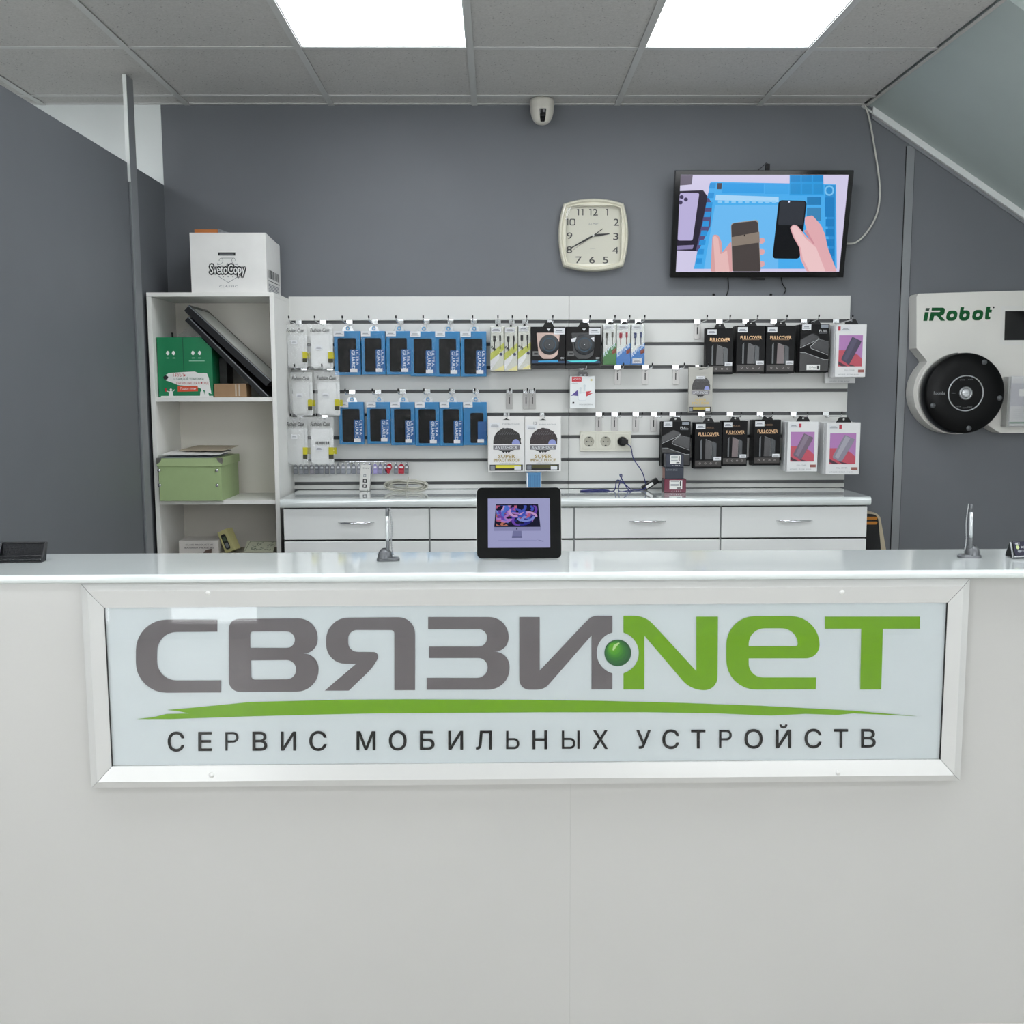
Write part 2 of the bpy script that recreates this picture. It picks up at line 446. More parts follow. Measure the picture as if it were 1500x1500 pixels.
sg = thing('framed_sign', 'wide framed shop sign with grey and green lettering on the counter front', 'sign', (.066, 2.225, .588))
OX0, OX1, OZ0, OZ1 = -.889, 1.020, .588, 1.0415
IX0, IX1, IZ0, IZ1 = -.842, .974, .637, .989
MX0, MX1, MZ0, MZ1 = -.872, 1.003, .604, 1.026
framem = mat('satin_white_frame', '#cdcdcb', 0.25, metal=0.15)
oc = [(OX0, OZ0), (OX1, OZ0), (OX1, OZ1), (OX0, OZ1)]
mc = [(MX0, MZ0), (MX1, MZ0), (MX1, MZ1), (MX0, MZ1)]
ic = [(IX0, IZ0), (IX1, IZ0), (IX1, IZ1), (IX0, IZ1)]
for s in range(4):
    t_ = (s+1) % 4; g = .0006
    rows = [(oc, 2.2255), (oc, 2.205), (mc, 2.1965), (ic, 2.2035), (ic, 2.2200)]
    vs = []
    for lp, yy in rows:
        for e in (s, t_):
            x, z = lp[e]
            o_ = lp[t_ if e == s else s]
            d = Vector((o_[0]-x, o_[1]-z)).normalized()*g
            vs.append((x+d.x, yy, z+d.y))
    k = len(rows)
    fs = [(2*i, 2*i+1, 2*i+3, 2*i+2) for i in range(k-1)] + [tuple(2*i for i in range(k)), tuple(2*i+1 for i in range(k))[::-1], (0, 1, 2*k-1, 2*k-2)]
    MB().add(vs, fs, framem).build('frame_rail', sg)
MB().box(OX0+.018, OX1-.018, 2.2100, 2.2250, OZ0+.02, OZ1-.01, mat('sign_board', '#d4dcde', 0.4, noise=.01)).build('backboard', sg)
for px, py in ((305, 868), (1233, 867), (310, 1135), (1227, 1132)):
    p = at(px, py, 2.2)
    MB().lathe([(.0062, .004), (.006, -.001), (.004, -.0035), (0.0003, -.0045)], (p.x, 2.1995, p.z), white, 'y', 20).build('screw_cap', sg)
LY = 2.2080
pxm = lambda a, b, y: at(a, b, y)
z5 = lambda L: [(100+p[0]/3, 840+p[1]/3)+((p[2]/3,) if len(p) > 2 else ()) for p in L]
z6 = lambda L: [(550+p[0]/3.3333, 840+p[1]/3.3333)+((p[2]/3.3333,) if len(p) > 2 else ()) for p in L]
z7 = lambda L: [(950+p[0]/3, 840+p[1]/3)+((p[2]/3,) if len(p) > 2 else ()) for p in L]
lgrey = mat('sign_grey_letter', '#6f696b', 0.5, spec=.2); lgreen = mat('sign_green_letter', '#74a900', 0.5, spec=.2); ledge = mat('letter_dark_edge', '#3a3d38', 0.5)
def letter(loops, m_):
    MB().flat([rounded(l, 8) for l in loops], LY, m_, .0018, fn=pxm, side=ledge).build('letter', sg)
letter([z5([(655, 203), (297, 203, 135), (297, 525, 135), (672, 523), (672, 470), (390, 470, 85), (390, 258, 85), (655, 256)])], lgrey)
letter([z5([(705, 200, 45), (1096, 197, 85), (1096, 352, 62), (1030, 352), (1100, 352, 66), (1100, 519, 95), (705, 521, 50)]),
        z5([(800, 255, 12), (996, 255, 38), (996, 327, 36), (800, 327, 4)]), z5([(803, 382, 4), (1001, 380, 42), (1001, 465, 42), (805, 467, 16)])], lgrey)
letter([[(477.7, 905, 32), (608, 904, 24), (608, 1011), (577.6, 1011), (577.6, 923, 5), (510, 922.7, 13), (510, 955, 14), (559, 955, 12), (546, 978, 14), (511, 1011.7), (475.7, 1011.7), (521.7, 972.3), (477.7, 972.3, 28)]], lgrey)
letter([z6([(257, 213), (650, 213, 95), (650, 384, 70), (575, 382), (655, 380, 75), (655, 568, 105), (250, 568), (250, 510), (548, 510, 52), (548, 413, 46), (262, 413), (262, 357), (545, 357, 42), (545, 272, 42), (257, 272)])], lgrey)
arcL = [(1183-103*math.cos(a), 388-103*math.sin(a)) for a in [R(75.4-150.8*i/14) for i in range(15)]]
letter([z6([(702, 213), (802, 213), (802, 474), (1035, 228, 30), (1060, 207, 25), (1157, 207)]+arcL+[(1157, 566), (1055, 566), (1055, 303), (850, 538, 40), (822, 568, 35), (702, 568, 50)])], lgrey)
arcR = [(1183+103*math.cos(a), 388+103*math.sin(a)) for a in [R(74.2-148.4*i/14) for i in range(15)]]
letter([z6([(1211, 207), (1318, 207, 55)])+[(1020, 983), (1020, 903.3), (1051.7, 903.3), (1051, 1011, 19), (1012, 1011, 19), (943.9, 931), (943.9, 1010), (913.3, 1010)]+z6(arcR)], lgreen)
letter([z7([(342, 188, 125), (752, 188, 125), (752, 373, 60), (440, 373), (440, 457, 62), (737, 457), (735, 509), (342, 511, 130)]),
        z7([(440, 320), (440, 241, 70), (656, 241, 70), (656, 320, 12)])], lgreen)
letter([z7([(775, 190), (1193, 190), (1193, 243), (1030, 243), (1023, 510), (930, 510), (935, 243), (775, 243)])], lgreen)
letter([[(200, 1053.3), (225, 1050.5), (243, 1046), (277, 1045), (262, 1042), (245, 1040), (290, 1036), (366.7, 1028.3), (500, 1025), (600, 1024.3), (760, 1025), (880, 1026.6), (1000, 1029.6), (1116.7, 1034), (1250, 1041), (1344, 1049.2),
         (1250, 1045), (1226.7, 1047.3), (1180, 1045.7), (1130, 1048.3), (1050, 1045), (950, 1043.3), (790, 1043.4), (655, 1044.3), (550, 1045), (470, 1046.7), (366.7, 1049.3), (250, 1053.3)]], lgreen)
bc = z6([(1183, 388)])[0]
ball = MB()
shades = ['#155a2a', '#1d6a27', '#2a7d22', '#3c901c', '#4fa318', '#63b015']
for i, c in enumerate(shades):
    ball.flat(circle(bc[0]-i*1.3, bc[1]-i*1.5, 19.6-i*2.7, 32), LY-.0002*i, mat('ball_green_%s' % ORD[i], c, .3), fn=pxm)
ball.flat([(897, 952), (899, 945), (906, 941), (908, 942), (903, 947), (899, 953)], LY-.0014, mat('ball_pale', '#c9e8a0', .3), fn=pxm)
ball.build('ball_emblem', sg)
inkb = mat('sign_black_letter', '#060607', 0.6, spec=.1)
LET = [('С', 246, 269.5), ('Е', 290.7, 310), ('Р', 330, 349.5), ('В', 370, 391), ('И', 411.7, 433.3), ('С', 453.3, 478), ('М', 522.7, 549.5), ('О', 570, 595.2), ('Б', 615.4, 636.2), ('И', 657, 678), ('Л', 697.5, 720), ('Ь', 741.4, 760.8), ('Н', 780.4, 801.2), ('Ы', 823, 849.2), ('Х', 868.6, 890), ('У', 932.5, 953), ('С', 970.6, 994.2), ('Т', 1012.7, 1033), ('Р', 1053.3, 1072), ('О', 1091, 1116.8), ('Й', 1136.7, 1158.5), ('С', 1179, 1203), ('Т', 1221.7, 1242), ('В', 1261.7, 1282.5)]
tl = MB()
for ch, a, b in LET:
    t = (a-246)/1036
    top, bot = 1072.8-4.6*t, 1100-5.4*t
    if ch in 'РЬЫ':
        sw = 3.5; xb = b if ch != 'Ы' else b-6.2; bars = []
        if ch == 'Р':
            o_ = [(a, bot), (a, top), (xb, top, 7.5), (xb, top+15.4, 7.5), (a+sw, top+15.4), (a+sw, bot)]
            h_ = [(a+sw, top+3.2), (xb-sw, top+3.2, 4.4), (xb-sw, top+12.2, 4.4), (a+sw, top+12.2)]
        else:
            o_ = [(a, top), (a+sw, top), (a+sw, bot-16.2), (xb, bot-16.2, 7.8), (xb, bot, 7.8), (a, bot)]
            h_ = [(a+sw, bot-13), (xb-sw, bot-13, 4.6), (xb-sw, bot-3.2, 4.6), (a+sw, bot-3.2)]
        tl.flat([rounded(o_, 8), rounded(h_, 6)], LY, inkb, fn=pxm)
        if ch == 'Ы': tl.flat([(b-sw, top), (b, top), (b, bot), (b-sw, bot)], LY, inkb, fn=pxm)
        continue
    if ch in 'СО': top -= .7; bot += .7
    if ch == 'Й': top -= 7.2
    if ch == 'М' or ch == 'Л': pass
    tl.text(ch, a, b, bot, top, LY, inkb, off=.03, fn=pxm, res=4)
tl.build('lettering', sg)
MB().box(IX0+.0002, IX1-.0002, 2.2042, 2.2056, IZ0+.0002, IZ1-.0002, glassm).build('glass_pane', sg)
MB().box(IX0+.0002, IX0+.0010, 2.2037, 2.2095, IZ0, IZ1, darkgap).build('gasket', sg)
MB().box(IX1-.0010, IX1-.0002, 2.2037, 2.2095, IZ0, IZ1, darkgap).build('gasket', sg)

# ================================================================== BACK COUNTER WITH DRAWERS
BT = 1.018
bk = thing('drawer_counter', 'low grey-white drawer counter with gloss top under the slatwall', 'counter', (.32, 4.34, 0))
prof = rounded([(4.128, BT-.034, .014), (4.128, BT, .014), (4.550, BT, .002), (4.550, BT-.034, .002)], 6); n = len(prof)
m = MB(); x0, x1 = -.862, 1.497
m.add([(x0, a, b) for a, b in prof]+[(x1, a, b) for a, b in prof], [(i, (i+1) % n, n+(i+1) % n, n+i) for i in range(n)]+[tuple(range(n)), tuple(range(n, 2*n))[::-1]], gloss)
m.build('countertop', bk)
MB().box(-.856, 1.491, 4.170, 4.548, 0, BT-.0345, mat('cabinet_dark_inner', '#3a3b3c', .6)).build('carcass', bk)
divs = [-.8565, -.2715, .3086, .8994, 1.4927]
for i in range(4):
    xa, xb = divs[i]+.003, divs[i+1]-.003
    for zt, zb in ((.978, .8535), (.846, .55), (.542, .26), (.252, .06)):
        d = MB().box(xa, xb, 4.150, 4.169, zb, zt, drawerm).build('drawer', bk, bevel=.0015)
        if zt > .84:
            cx = (xa+xb)/2; cz = .922 if zt > .9 else zt-.06
            m = MB(); pts = []; rr = []
            for q in range(13):
                t = q/12; pts.append((cx-.072+.144*t, 4.149-.024*math.sin(math.pi*t)**.6, cz)); rr.append(.0015+.0042*math.sin(math.pi*t)**.7)
            m.tube(pts, rr, chrome, 8)
            m.tube([(cx-.048, 4.15, cz), (cx-.048, 4.13, cz)], .003, chrome, 6).tube([(cx+.048, 4.15, cz), (cx+.048, 4.13, cz)], .003, chrome, 6)
            m.build('handle', d)
for x in divs[1:4]: MB().box(x-.0028, x+.0028, 4.156, 4.1695, .0, .983, mat('stile_grey', '#8d9090', .4)).build('stile', bk)
MB().box(-.856, 1.491, 4.19, 4.2, 0, .06, darkgap).build('plinth', bk)
# ================================================================== SLATWALL
GZ = [1.845, 1.7375, 1.642, 1.5435, 1.4415, 1.3415, 1.244, 1.1447, 1.0452, 1.020]
SF = 4.533                      # slat front plane
def slatwall(x0, x1, label):
    t = thing('slatwall_panel', label, 'wall panel', ((x0+x1)/2, BACK, BT), group='slatwall panels above the drawer counter')
    MB().box(x0+.001, x1-.001, SF+.010, BACK-.0005, BT+.001, 1.844, groove).build('backing', t)
    for i in range(len(GZ)-1):
        zt = GZ[i]-(.007 if i else 0); zb = GZ[i+1]+(.007 if i < 8 else 0)
        m = MB(); p = [(SF, zb), (SF, zt), (SF+.011, zt-(.0 if i == 0 else 0)), (SF+.011, zb)]
        m.box(x0, x1, SF, SF+.0101, zb, zt, slatm)
        m.build('slat', t, bevel=.0012)
seam = .312
slatwall(-.884, seam-.0007, 'left white slatwall panel carrying the blue case boxes')
slatwall(seam+.0007, 1.522, 'right white slatwall panel carrying the black boxes, below the television')

# ------------------------------------------------------------------ hooks
def make_hook(label, cat='hook'):
    t = thing('display_hook', label, cat, (0, 0, 0), group='chrome hooks on the slatwall')
    m = MB(); m.box(-.013, .013, -.0035, -.001, -.010, .008, chrome).box(-.013, .013, -.001, .010, .003, .006, chrome)
    m.build('bracket', t, bevel=.0008)
    m = MB(); pts = [(0, -.001, -.014), (0, -.012, -.019), (0, -.03, -.016), (0, -.06, -.012), (0, -.20, -.008), (0, -.208, -.004), (0, -.212, .006)]
    m.tube(pts, .0022, chrome, 6).build('prong', t)
    m = MB(); m.tube([(0, -.2105, .002), (0, -.214, .012)], .0032, black, 6).build('tip', [c_ for c_ in t.children if c_.name.startswith('prong')][0])
    return t
def add_tag(t):
    m = MB(); m.box(-.0135, .0135, -.0045, -.003, -.075, -.009, mat('pale_tag_plate', '#a3a19f', .3, metal=.4)).build('tag_plate', t)
    m = MB(); m.box(-.0022, .0022, -.0052, -.0044, -.055, -.025, ink); m.build('slot', t)
hook0 = None; taghook0 = None
def hook(px, gi, what, tagp=False, dx=0):
    global hook0, taghook0
    z = GZ[gi]; p = at(px, 471, SF); z_img = z
    # the bracket sits in the groove at this pixel column
    yy = 750
    for _ in range(3):
        q = at(px, yy, SF); yy += (q.z-z)*340
    x = at(px, yy, SF).x
    loc = (x, SF-.0005, z)
    lb = ('bare chrome hook with pale tag plate, ' if tagp else 'chrome hook holding ')+what
    if tagp:
        if taghook0 is None: taghook0 = make_hook(lb); add_tag(taghook0); taghook0.location = loc; return taghook0
        return dup(taghook0, loc, lb)
    if hook0 is None: hook0 = make_hook(lb); hook0.location = loc; return hook0
    return dup(hook0, loc, lb)

# ------------------------------------------------------------------ products
class Prod:
    """a flat pack hung at the photo rectangle x0..x1, y0..y1 in plane Y; local x right, y back, z up from its bottom edge"""
    def __init__(s, name, label, cat, x0, y0, x1, y1, Y, group=None, rot=(0, 0, 0)):
        xc, yc = (x0+x1)/2, (y0+y1)/2
        a, b, t, bt = at(x0, yc, Y), at(x1, yc, Y), at(xc, y0, Y), at(xc, y1, Y)
        s.w = b.x-a.x; s.h = t.z-bt.z; s.loc = ((a.x+b.x)/2, Y, bt.z)
        s.t = thing(name, label, cat, s.loc, rot, group, local=True)
    def X(s, u): return (u-.5)*s.w
    def Z(s, v): return (1-v)*s.h
    def P(s, *pts): return [(s.X(p[0]), s.Z(p[1]))+tuple(p[2:]) for p in pts]
    def rect(s, u0, v0, u1, v1): return s.P((u0, v0), (u1, v0), (u1, v1), (u0, v1))
    def body(s, thick, m, name='box', bevel=.0012):
        return MB().box(-s.w/2, s.w/2, 0, thick, 0, s.h, m).build(name, s.t, bevel=bevel)
    def sticker(s, u0, v0, u1, v1, y=-.0012, ang=0, name='price_sticker', lines=True):
        m = MB(); m.flat(s.rect(u0, v0, u1, v1), y, sticker, .0004)
        if lines:
            for k, (a, b) in enumerate(((.2, .75), (.12, .88))):
                v = v0+(v1-v0)*(.38+.24*k)
                m.flat(s.rect(u0+(u1-u0)*a, v, u0+(u1-u0)*b, v+(v1-v0)*.13), y-.0003, greyink)
        o = m.build(name, s.t)
        return o
    def tab(s, m_, u0=.33, u1=.67, hh=.022, holes=True, name='hang_tab'):
        a, b = s.X(u0), s.X(u1); q = (b-a)*.22
        out = [(a, s.h-.001), (b, s.h-.001), (b-q, s.h+hh), (a+q, s.h+hh)]
        loops = [rounded([(p[0], p[1], .003) for p in out], 3)]
        if holes: loops.append(circle((a+b)/2, s.h+hh*.62, .0042, 10))
        MB().flat(loops, .004, m_, .0008).build(name, s.t)
    def behind(s, n, dy, t0, m_, label, group, seedx=.0015):
        """identical packs hanging behind this one on the same hook"""
        first = None
        for k in range(n):
            loc = (s.loc[0]+random.uniform(-seedx, seedx), s.loc[1]+t0+dy*k+.0008, s.loc[2]+random.uniform(-.002, .001))
            if first is None:
                first = MB().box(-s.w/2, s.w/2, 0, dy-.0016, 0, s.h, m_).build(s.t.name.split('.')[0], bevel=.0008)
                tag(first, label, s.t['category'], group); first.location = loc
            else: dup(first, loc, label, group)

def cased(i, row, x0, y0, x1, y1, seen):
    rowname = 'upper' if row == 0 else 'lower'
    p = Prod('phone_case_box', 'blue boxed phone case%s, %s from the left in the %s blue row' % (seen, ORD[i], rowname), 'phone case box', x0, y0, x1, y1, 4.472, 'blue boxed phone cases', (0, 0, R(random.uniform(-2, 2))))
    blue = mat('blue_card', '#1b7fb8', .35, noise=.03, nscale=30); deep = mat('deep_blue_card', '#0a5d9f', .4)
    p.body(.026, blue)
    small = (row == 1 and i == 5)
    cu = (.30, .86, .25, .95) if small else (.14, .84, .16, .94)
    m = MB(); m.flat(rounded(p.P((cu[0], cu[2], .007), (cu[1], cu[2], .007), (cu[1], cu[3], .007), (cu[0], cu[3], .007)), 5), -.003, mat('black_silicone', '#08090b', .45, spec=.15), .003).build('case', p.t)
    nu = (.60, .99, .42, .93) if not small else (.62, .99, .45, .90)
    m = MB(); m.flat(rounded(p.P((nu[0], nu[2], .004), (nu[1], nu[2]), (nu[1], nu[3]), (nu[0], nu[3], .002)), 3), -.0036, deep)
    if not small:
        pale = mat('pale_blue_ink', '#eef6fc', .5)
        m.text('GUARD', p.X(.66), p.X(.79), p.Z(.87), p.Z(.44), -.0042, pale, off=.012, down=True)
        m.text('ULTRA', p.X(.83), p.X(.93), p.Z(.78), p.Z(.43), -.0042, pale, off=.004, down=True)
    m.build('printed_flap', p.t)
    MB().flat(rounded(p.P((.02, .02, .003), (.98, .02, .003), (.98, .98, .003), (.02, .98, .003)), 3), -.0056, clear).build('clear_window', p.t)
    p.sticker(.0, .0, .40, .12, -.0066)
    p.sticker(.60, .86, .88, .94, -.0066, name='size_sticker', lines=False)
    p.tab(tabm, .28, .78, .020)
    MB().flat([circle(p.X(.53), p.h+.011, .0085, 16), circle(p.X(.53), p.h+.011, .005, 12)], .003, blue).build('blue_ring', p.t)
    return p
top = [(489.6, 528, ''), (529.5, 564.3, ''), (566, 602, ''), (601, 639, ''), (638, 674, ''), (675, 712.5, '')]
for i, (a, b, s) in enumerate(top):
    cased(i, 0, a, 485+(i > 2)*.5, b, 548.5+(.5, 0, 0, 2.5, 3, 3)[i], s)
    hook((508, 545, 583, 621, 656, 690)[i]+4, 1, 'the %s blue case box of the upper row' % ORD[i])
bot = [(496.5, 533, ''), (537.5, 571.5, ''), (572.5, 607.7, ''), (608.3, 643.8, ''), (644.4, 678.2, ''), (678.8, 713, ' in small size')]
for i, (a, b, s) in enumerate(bot):
    cased(i, 1, a, 589, b, (651, 650, 652, 653, 653, 652)[i], s)
    hook((515, 553, 589, 625, 661, 696)[i]+1, 4, 'the %s blue case box of the lower row' % ORD[i])

def bag(x0, y0, x1, y1, side, rowname, variant, Y=4.455, back=True):
    p = Prod('bagged_phone_case', 'clear bag with white phone case, %s one of the %s bag row' % (side, rowname), 'phone case', x0, y0, x1, y1, Y, 'clear bags of white phone cases', (0, 0, R(random.uniform(-3, 3))))
    casew = mat('milky_phone_case', '#e6e7e6', .3, noise=.02)
    m = MB(); m.flat(rounded(p.P((.12, .24, .008), (.86, .24, .008), (.86, .95, .008), (.12, .95, .008)), 5), .002, casew, .007).build('case', p.t, bevel=.0015)
    # crinkled film: an inflated grid
    nx, nz = 12, 18; vs = []; rnd = random.Random(int(x0*10))
    for j in range(nz+1):
        for i in range(nx+1):
            u, v = i/nx, j/nz
            bul = .006*(math.sin(math.pi*u)**.5)*(math.sin(math.pi*min(1, max(0, v)))**.5)
            edge = .0012*rnd.uniform(-1, 1)
            vs.append((p.X(u)+edge, -bul-.0008+rnd.uniform(-.0012, .0012), p.Z(v)+edge))
    fs = [(j*(nx+1)+i, j*(nx+1)+i+1, (j+1)*(nx+1)+i+1, (j+1)*(nx+1)+i) for j in range(nz) for i in range(nx)]
    MB().add(vs, fs, crinkle, True).build('bag', p.t)
    m = MB(); m.text('Fashion Case', p.X(.12), p.X(.86), p.Z(.185), p.Z(.10), -.0085, ink, off=.02, shear=.2); m.build('lettering', p.t)
    m = MB(); m.flat(p.rect(.80, .62, .99, .77), -.0085, mat('yellow_label', '#bdb414', .5)).flat(p.rect(.80, .77, .99, .86), -.0085, mat('olive_black_label', '#35331f', .5)); m.build('yellow_tag', p.t)
    p.sticker(.30, .36+.12*variant, .58, .45+.12*variant, -.0088)
    if variant == 2:
        m = MB(); rb = random.Random(3); u = .30
        while u < .80:
            d = rb.uniform(.008, .03); m.flat(p.rect(u, .50, u+d, .565), -.0088, ink); u += d+rb.uniform(.01, .03)
        m.build('barcode', p.t)
    if back:
        q = MB(); q.flat(rounded(p.P((.10, .22, .008), (.90, .22, .008), (.90, .97, .008), (.10, .97, .008)), 4), 0, casew, .007)
        o = q.build('bagged_phone_case', bevel=.001); tag(o, 'bagged white phone case hanging directly behind the %s bag of the %s row' % (side, rowname), 'phone case', 'clear bags of white phone cases')
        o.location = (p.loc[0]+.006, p.loc[1]+.018, p.loc[2]-.002)
        MB().flat([(p.X(.86), p.Z(.76)), (p.X(1.02), p.Z(.76)), (p.X(1.02), p.Z(.62)), (p.X(.86), p.Z(.62))], -.0008, MATS['yellow_label']).build('yellow_tag').parent = o
    return p
for k, (a, b, c, d, sd, rw, v) in enumerate(((417, 475, 450, 540, 'left', 'top', 0), (451, 474, 488, 541, 'right', 'top', 1), (424.5, 545, 458, 610, 'left', 'middle', 1), (461, 544, 498, 610, 'right', 'middle', 1), (417, 611, 450.5, 682, 'left', 'bottom', 0), (451, 611, 489, 682, 'right', 'bottom', 2))):
    bag(a, b, c, d, sd, rw, v, Y=(4.455, 4.458, 4.43, 4.432, 4.415, 4.418)[k])
    hook((a+c)/2+(4 if rw != 'bottom' else 6), {'top': 1, 'middle': 3, 'bottom': 5}[rw], 'the %s clear bag of the %s bag row' % (sd, rw))

# cable pouches
def pouch(x0, y0, x1, y1, label, kind, Y):
    p = Prod('cable_pouch', label, 'cable pack', x0, y0, x1, y1, Y, 'charging cable packs')
    base = mat('silver_foil', '#cfcfc6', .22, metal=.45, bump=.35, bscale=30) if kind == 0 else mat('clear_blister_grey', '#b9bcb8', .25, metal=.2, bump=.3, bscale=30)
    p.body(.010, base, 'pouch', .003)
    m = MB()
    if kind == 0:
        m.flat(p.P((.0, .60), (1, .36), (1, .52), (0, .76)), -.0004, mat('lime_foil', '#b6bb5c', .25, metal=.3))
        m.flat(p.P((.0, .76), (.62, .61), (.62, .72), (0, .98)), -.0004, mat('pale_foil', '#d9d9dc', .25, metal=.3))
        m.flat(p.P((.25, .98), (1, .86), (1, .98)), -.0004, mat('gold_foil', '#e2d79a', .25, metal=.4))
        for k in range(3): m.flat(p.P((.02+.11*k, .46+.03*k), (.14+.11*k, .43+.03*k), (.20+.11*k, .455+.03*k), (.08+.11*k, .49+.03*k)), -.0008, ink)
        m.flat([(p.X(.78)+.0065*math.cos(a*.4), p.Z(.62)+.0065*math.sin(a*.4)) for a in range(16)], -.0012, mat('navy_dot', '#23224a', .4))
        cab = ink
    else:
        c2 = mat('pack_green', '#2f7c2c', .35) if kind == 1 else mat('pack_blue', '#2272bd', .35)
        m.flat(p.P((.0, .74), (1, .46), (1, 1), (0, 1)), -.0004, c2)
        vs, fs, _ = glyphs('RAPTOR', .02)
        out = []
        for a, b in vs:
            u = .06+a*.9; v = .82-a*.27-b*.11
            out.append((p.X(u), -.0010, p.Z(v)))
        m.add(out, fs, mat('pack_pale_ink', '#dbeaf5' if kind > 1 else '#dbeaf5', .5))
        m.flat(p.P((.68, .66), (.98, .59), (.98, .70), (.72, .75)), -.0008, mat('pack_rust', '#8c3f24', .5))
        cab = mat('red_cable', '#a3283a', .4) if kind == 2 else mat('navy_cable', '#2c3a66', .4) if kind == 3 else mat('olive_cable', '#4c4c40', .4)
    m.build('print', p.t)
    m = MB()
    for u, v0, ww in ((.30, .21, .10), (.72, .20, .07)):
        m.flat(rounded(p.P((u-ww, v0, .001), (u+ww, v0, .001), (u+ww, v0+.13, .002), (u-ww, v0+.13, .002)), 3), -.004, cab, .004)
        m.tube([(p.X(u), -.002, p.Z(v0+.13)), (p.X(u), -.002, p.Z(v0+.30))], .0018, cab, 6)
    m.build('cable', p.t)
    p.sticker(.06, .02, .80, .13, -.0012)
    if kind == 3: p.sticker(.12, .84, .80, .97, -.0016, name='lower_sticker')
    MB().flat(p.rect(.01, .01, .99, .99), -.0052, clear).build('film', p.t)
    if kind == 0:
        MB().flat(p.P((.40, .01), (.60, .01), (.56, -.045), (.44, -.045)), .003, black, .001).build('hang_tab', p.t)
    else: p.tab(black, .30, .85, .010, False)
    p.behind(2, .012, .0115, mat('dark_foil_edge', '#6d6e66', .4), 'cable pack hanging behind the %s' % ' '.join(label.split(',')[0].split()[:8]), 'charging cable packs')
for i, (a, b, y0) in enumerate(((718.3, 738.3, 478), (738.8, 758, 478.5), (758.6, 778, 477))):
    pouch(a, y0, b, (544, 544, 542)[i], 'silver and lime foil cable pouch, %s' % ('left of three', 'middle of three', 'right of three, beside the round chargers')[i], 0, 4.45)
    hook((a+b)/2+1, 1, 'the %s foil cable pouch' % ('left', 'middle', 'right')[i])
for i, (a, b) in enumerate(((883, 902.5), (903, 923.6), (924.2, 944.4))):
    pouch(a, 475, b, 534, ('green charging cable pack, right of the round chargers', 'blue cable pack showing a red cable', 'blue cable pack with navy cable and white sticker, rightmost of three')[i], i+1, 4.45)
    hook((a+b)/2, 1, ('the green cable pack', 'the red cable pack', 'the navy cable pack')[i])

# round wireless charger boxes
def charger(x0, x1, label, tone):
    p = Prod('charger_box', label, 'charger box', x0, 478.5, x1, 534.5, 4.425, 'black boxes with round wireless chargers')
    p.body(.045, mat('charger_box_black', '#120f10', .4, spec=.2))
    ring = mat('ring_rose', '#b59e95', .25, metal=.5) if tone == 0 else mat('ring_black', '#17181c', .25)
    m = MB(); m.flat(rounded(p.P((.16, .16, .004), (.84, .16, .004), (.78, .74, .01), (.62, .84, .004), (.36, .84, .004), (.22, .72, .01)), 4), -.0012, ring, .001).build('holder', p.t)
    m = MB(); m.lathe([(p.w*.29, 0), (p.w*.29, -.004), (p.w*.27, -.006), (.0003, -.006)], (p.X(.53), -.001, p.Z(.47)), mat('charger_disc', '#33363a', .35), 'y', 32).build('charging_disc', p.t)
    m = MB(); cx, cz = p.X(.53), p.Z(.47)
    for r_, hx in ((.20, '#2c4658'), (.13, '#3b3d40')):
        m.flat([circle(cx, cz, p.w*r_, 24), circle(cx, cz, p.w*(r_-.025), 24)], -.0074, mat('disc_ring_%s' % hx[1:3], hx, .4))
    m.flat(circle(cx, cz, .0016, 10), -.0076, sticker)
    m.build('disc_print', p.t)
    m = MB(); m.flat(p.P((.02, .88), (.98, .90), (.98, .955), (.02, .955)), -.0006, mat('charger_navy', '#173a5c', .4))
    m.flat(rounded(p.P((.22 if tone == 0 else .02, .89, .001), (.78 if tone == 0 else .95, .87, .001), (.80, .93, .001), (.2, .93, .001)), 2), -.001, mat('charger_cyan_a', '#2a97c8', .4) if tone == 0 else mat('charger_cyan_b', '#4fd3d8', .4))
    m.build('bottom_stripe', p.t); m = MB()
    m.flat(p.P((.46, .05), (.57, .05), (.515, .115)), -.001, sticker).build('emblem', p.t); m = MB()
    m.flat(p.rect(.05, .64, .24, .76), -.0008, mat('charger_grey', '#6a6a6a', .4)).flat(p.rect(.09, .68, .20, .73), -.0012, ink)
    m.build('print', p.t); m = MB()
    m.text('15W', p.X(.86), p.X(.96), p.Z(.85), p.Z(.80), -.001, sticker, off=.02)
    m.build('lettering', p.t); m = MB()
    if tone == 1:
        m.flat(p.P((.14, .32), (.30, .28), (.26, .40), (.16, .40)), -.0082, sticker).flat(p.P((.70, .30), (.80, .27), (.80, .40)), -.0082, sticker)
    if m.v: m.build('gleam_print', p.t)
    p.sticker(.66, .03, .98, .20, -.0014)
    p.tab(black, .34, .68, .018, False)
    MB().box(-p.w/2, p.w/2, .008, .045, -.014, -.0005, mat('box_rear_black', '#151416', .4)).build('lower_edge', p.t)
charger(777.8, 828.2, 'black box with rose round charger behind a window', 0)
charger(828.8, 880.4, 'black box with black round charger, cyan stripe, above the earbuds box', 1)
hook(806, 1, 'the box with the rose round charger'); hook(858, 1, 'the box with the black round charger')

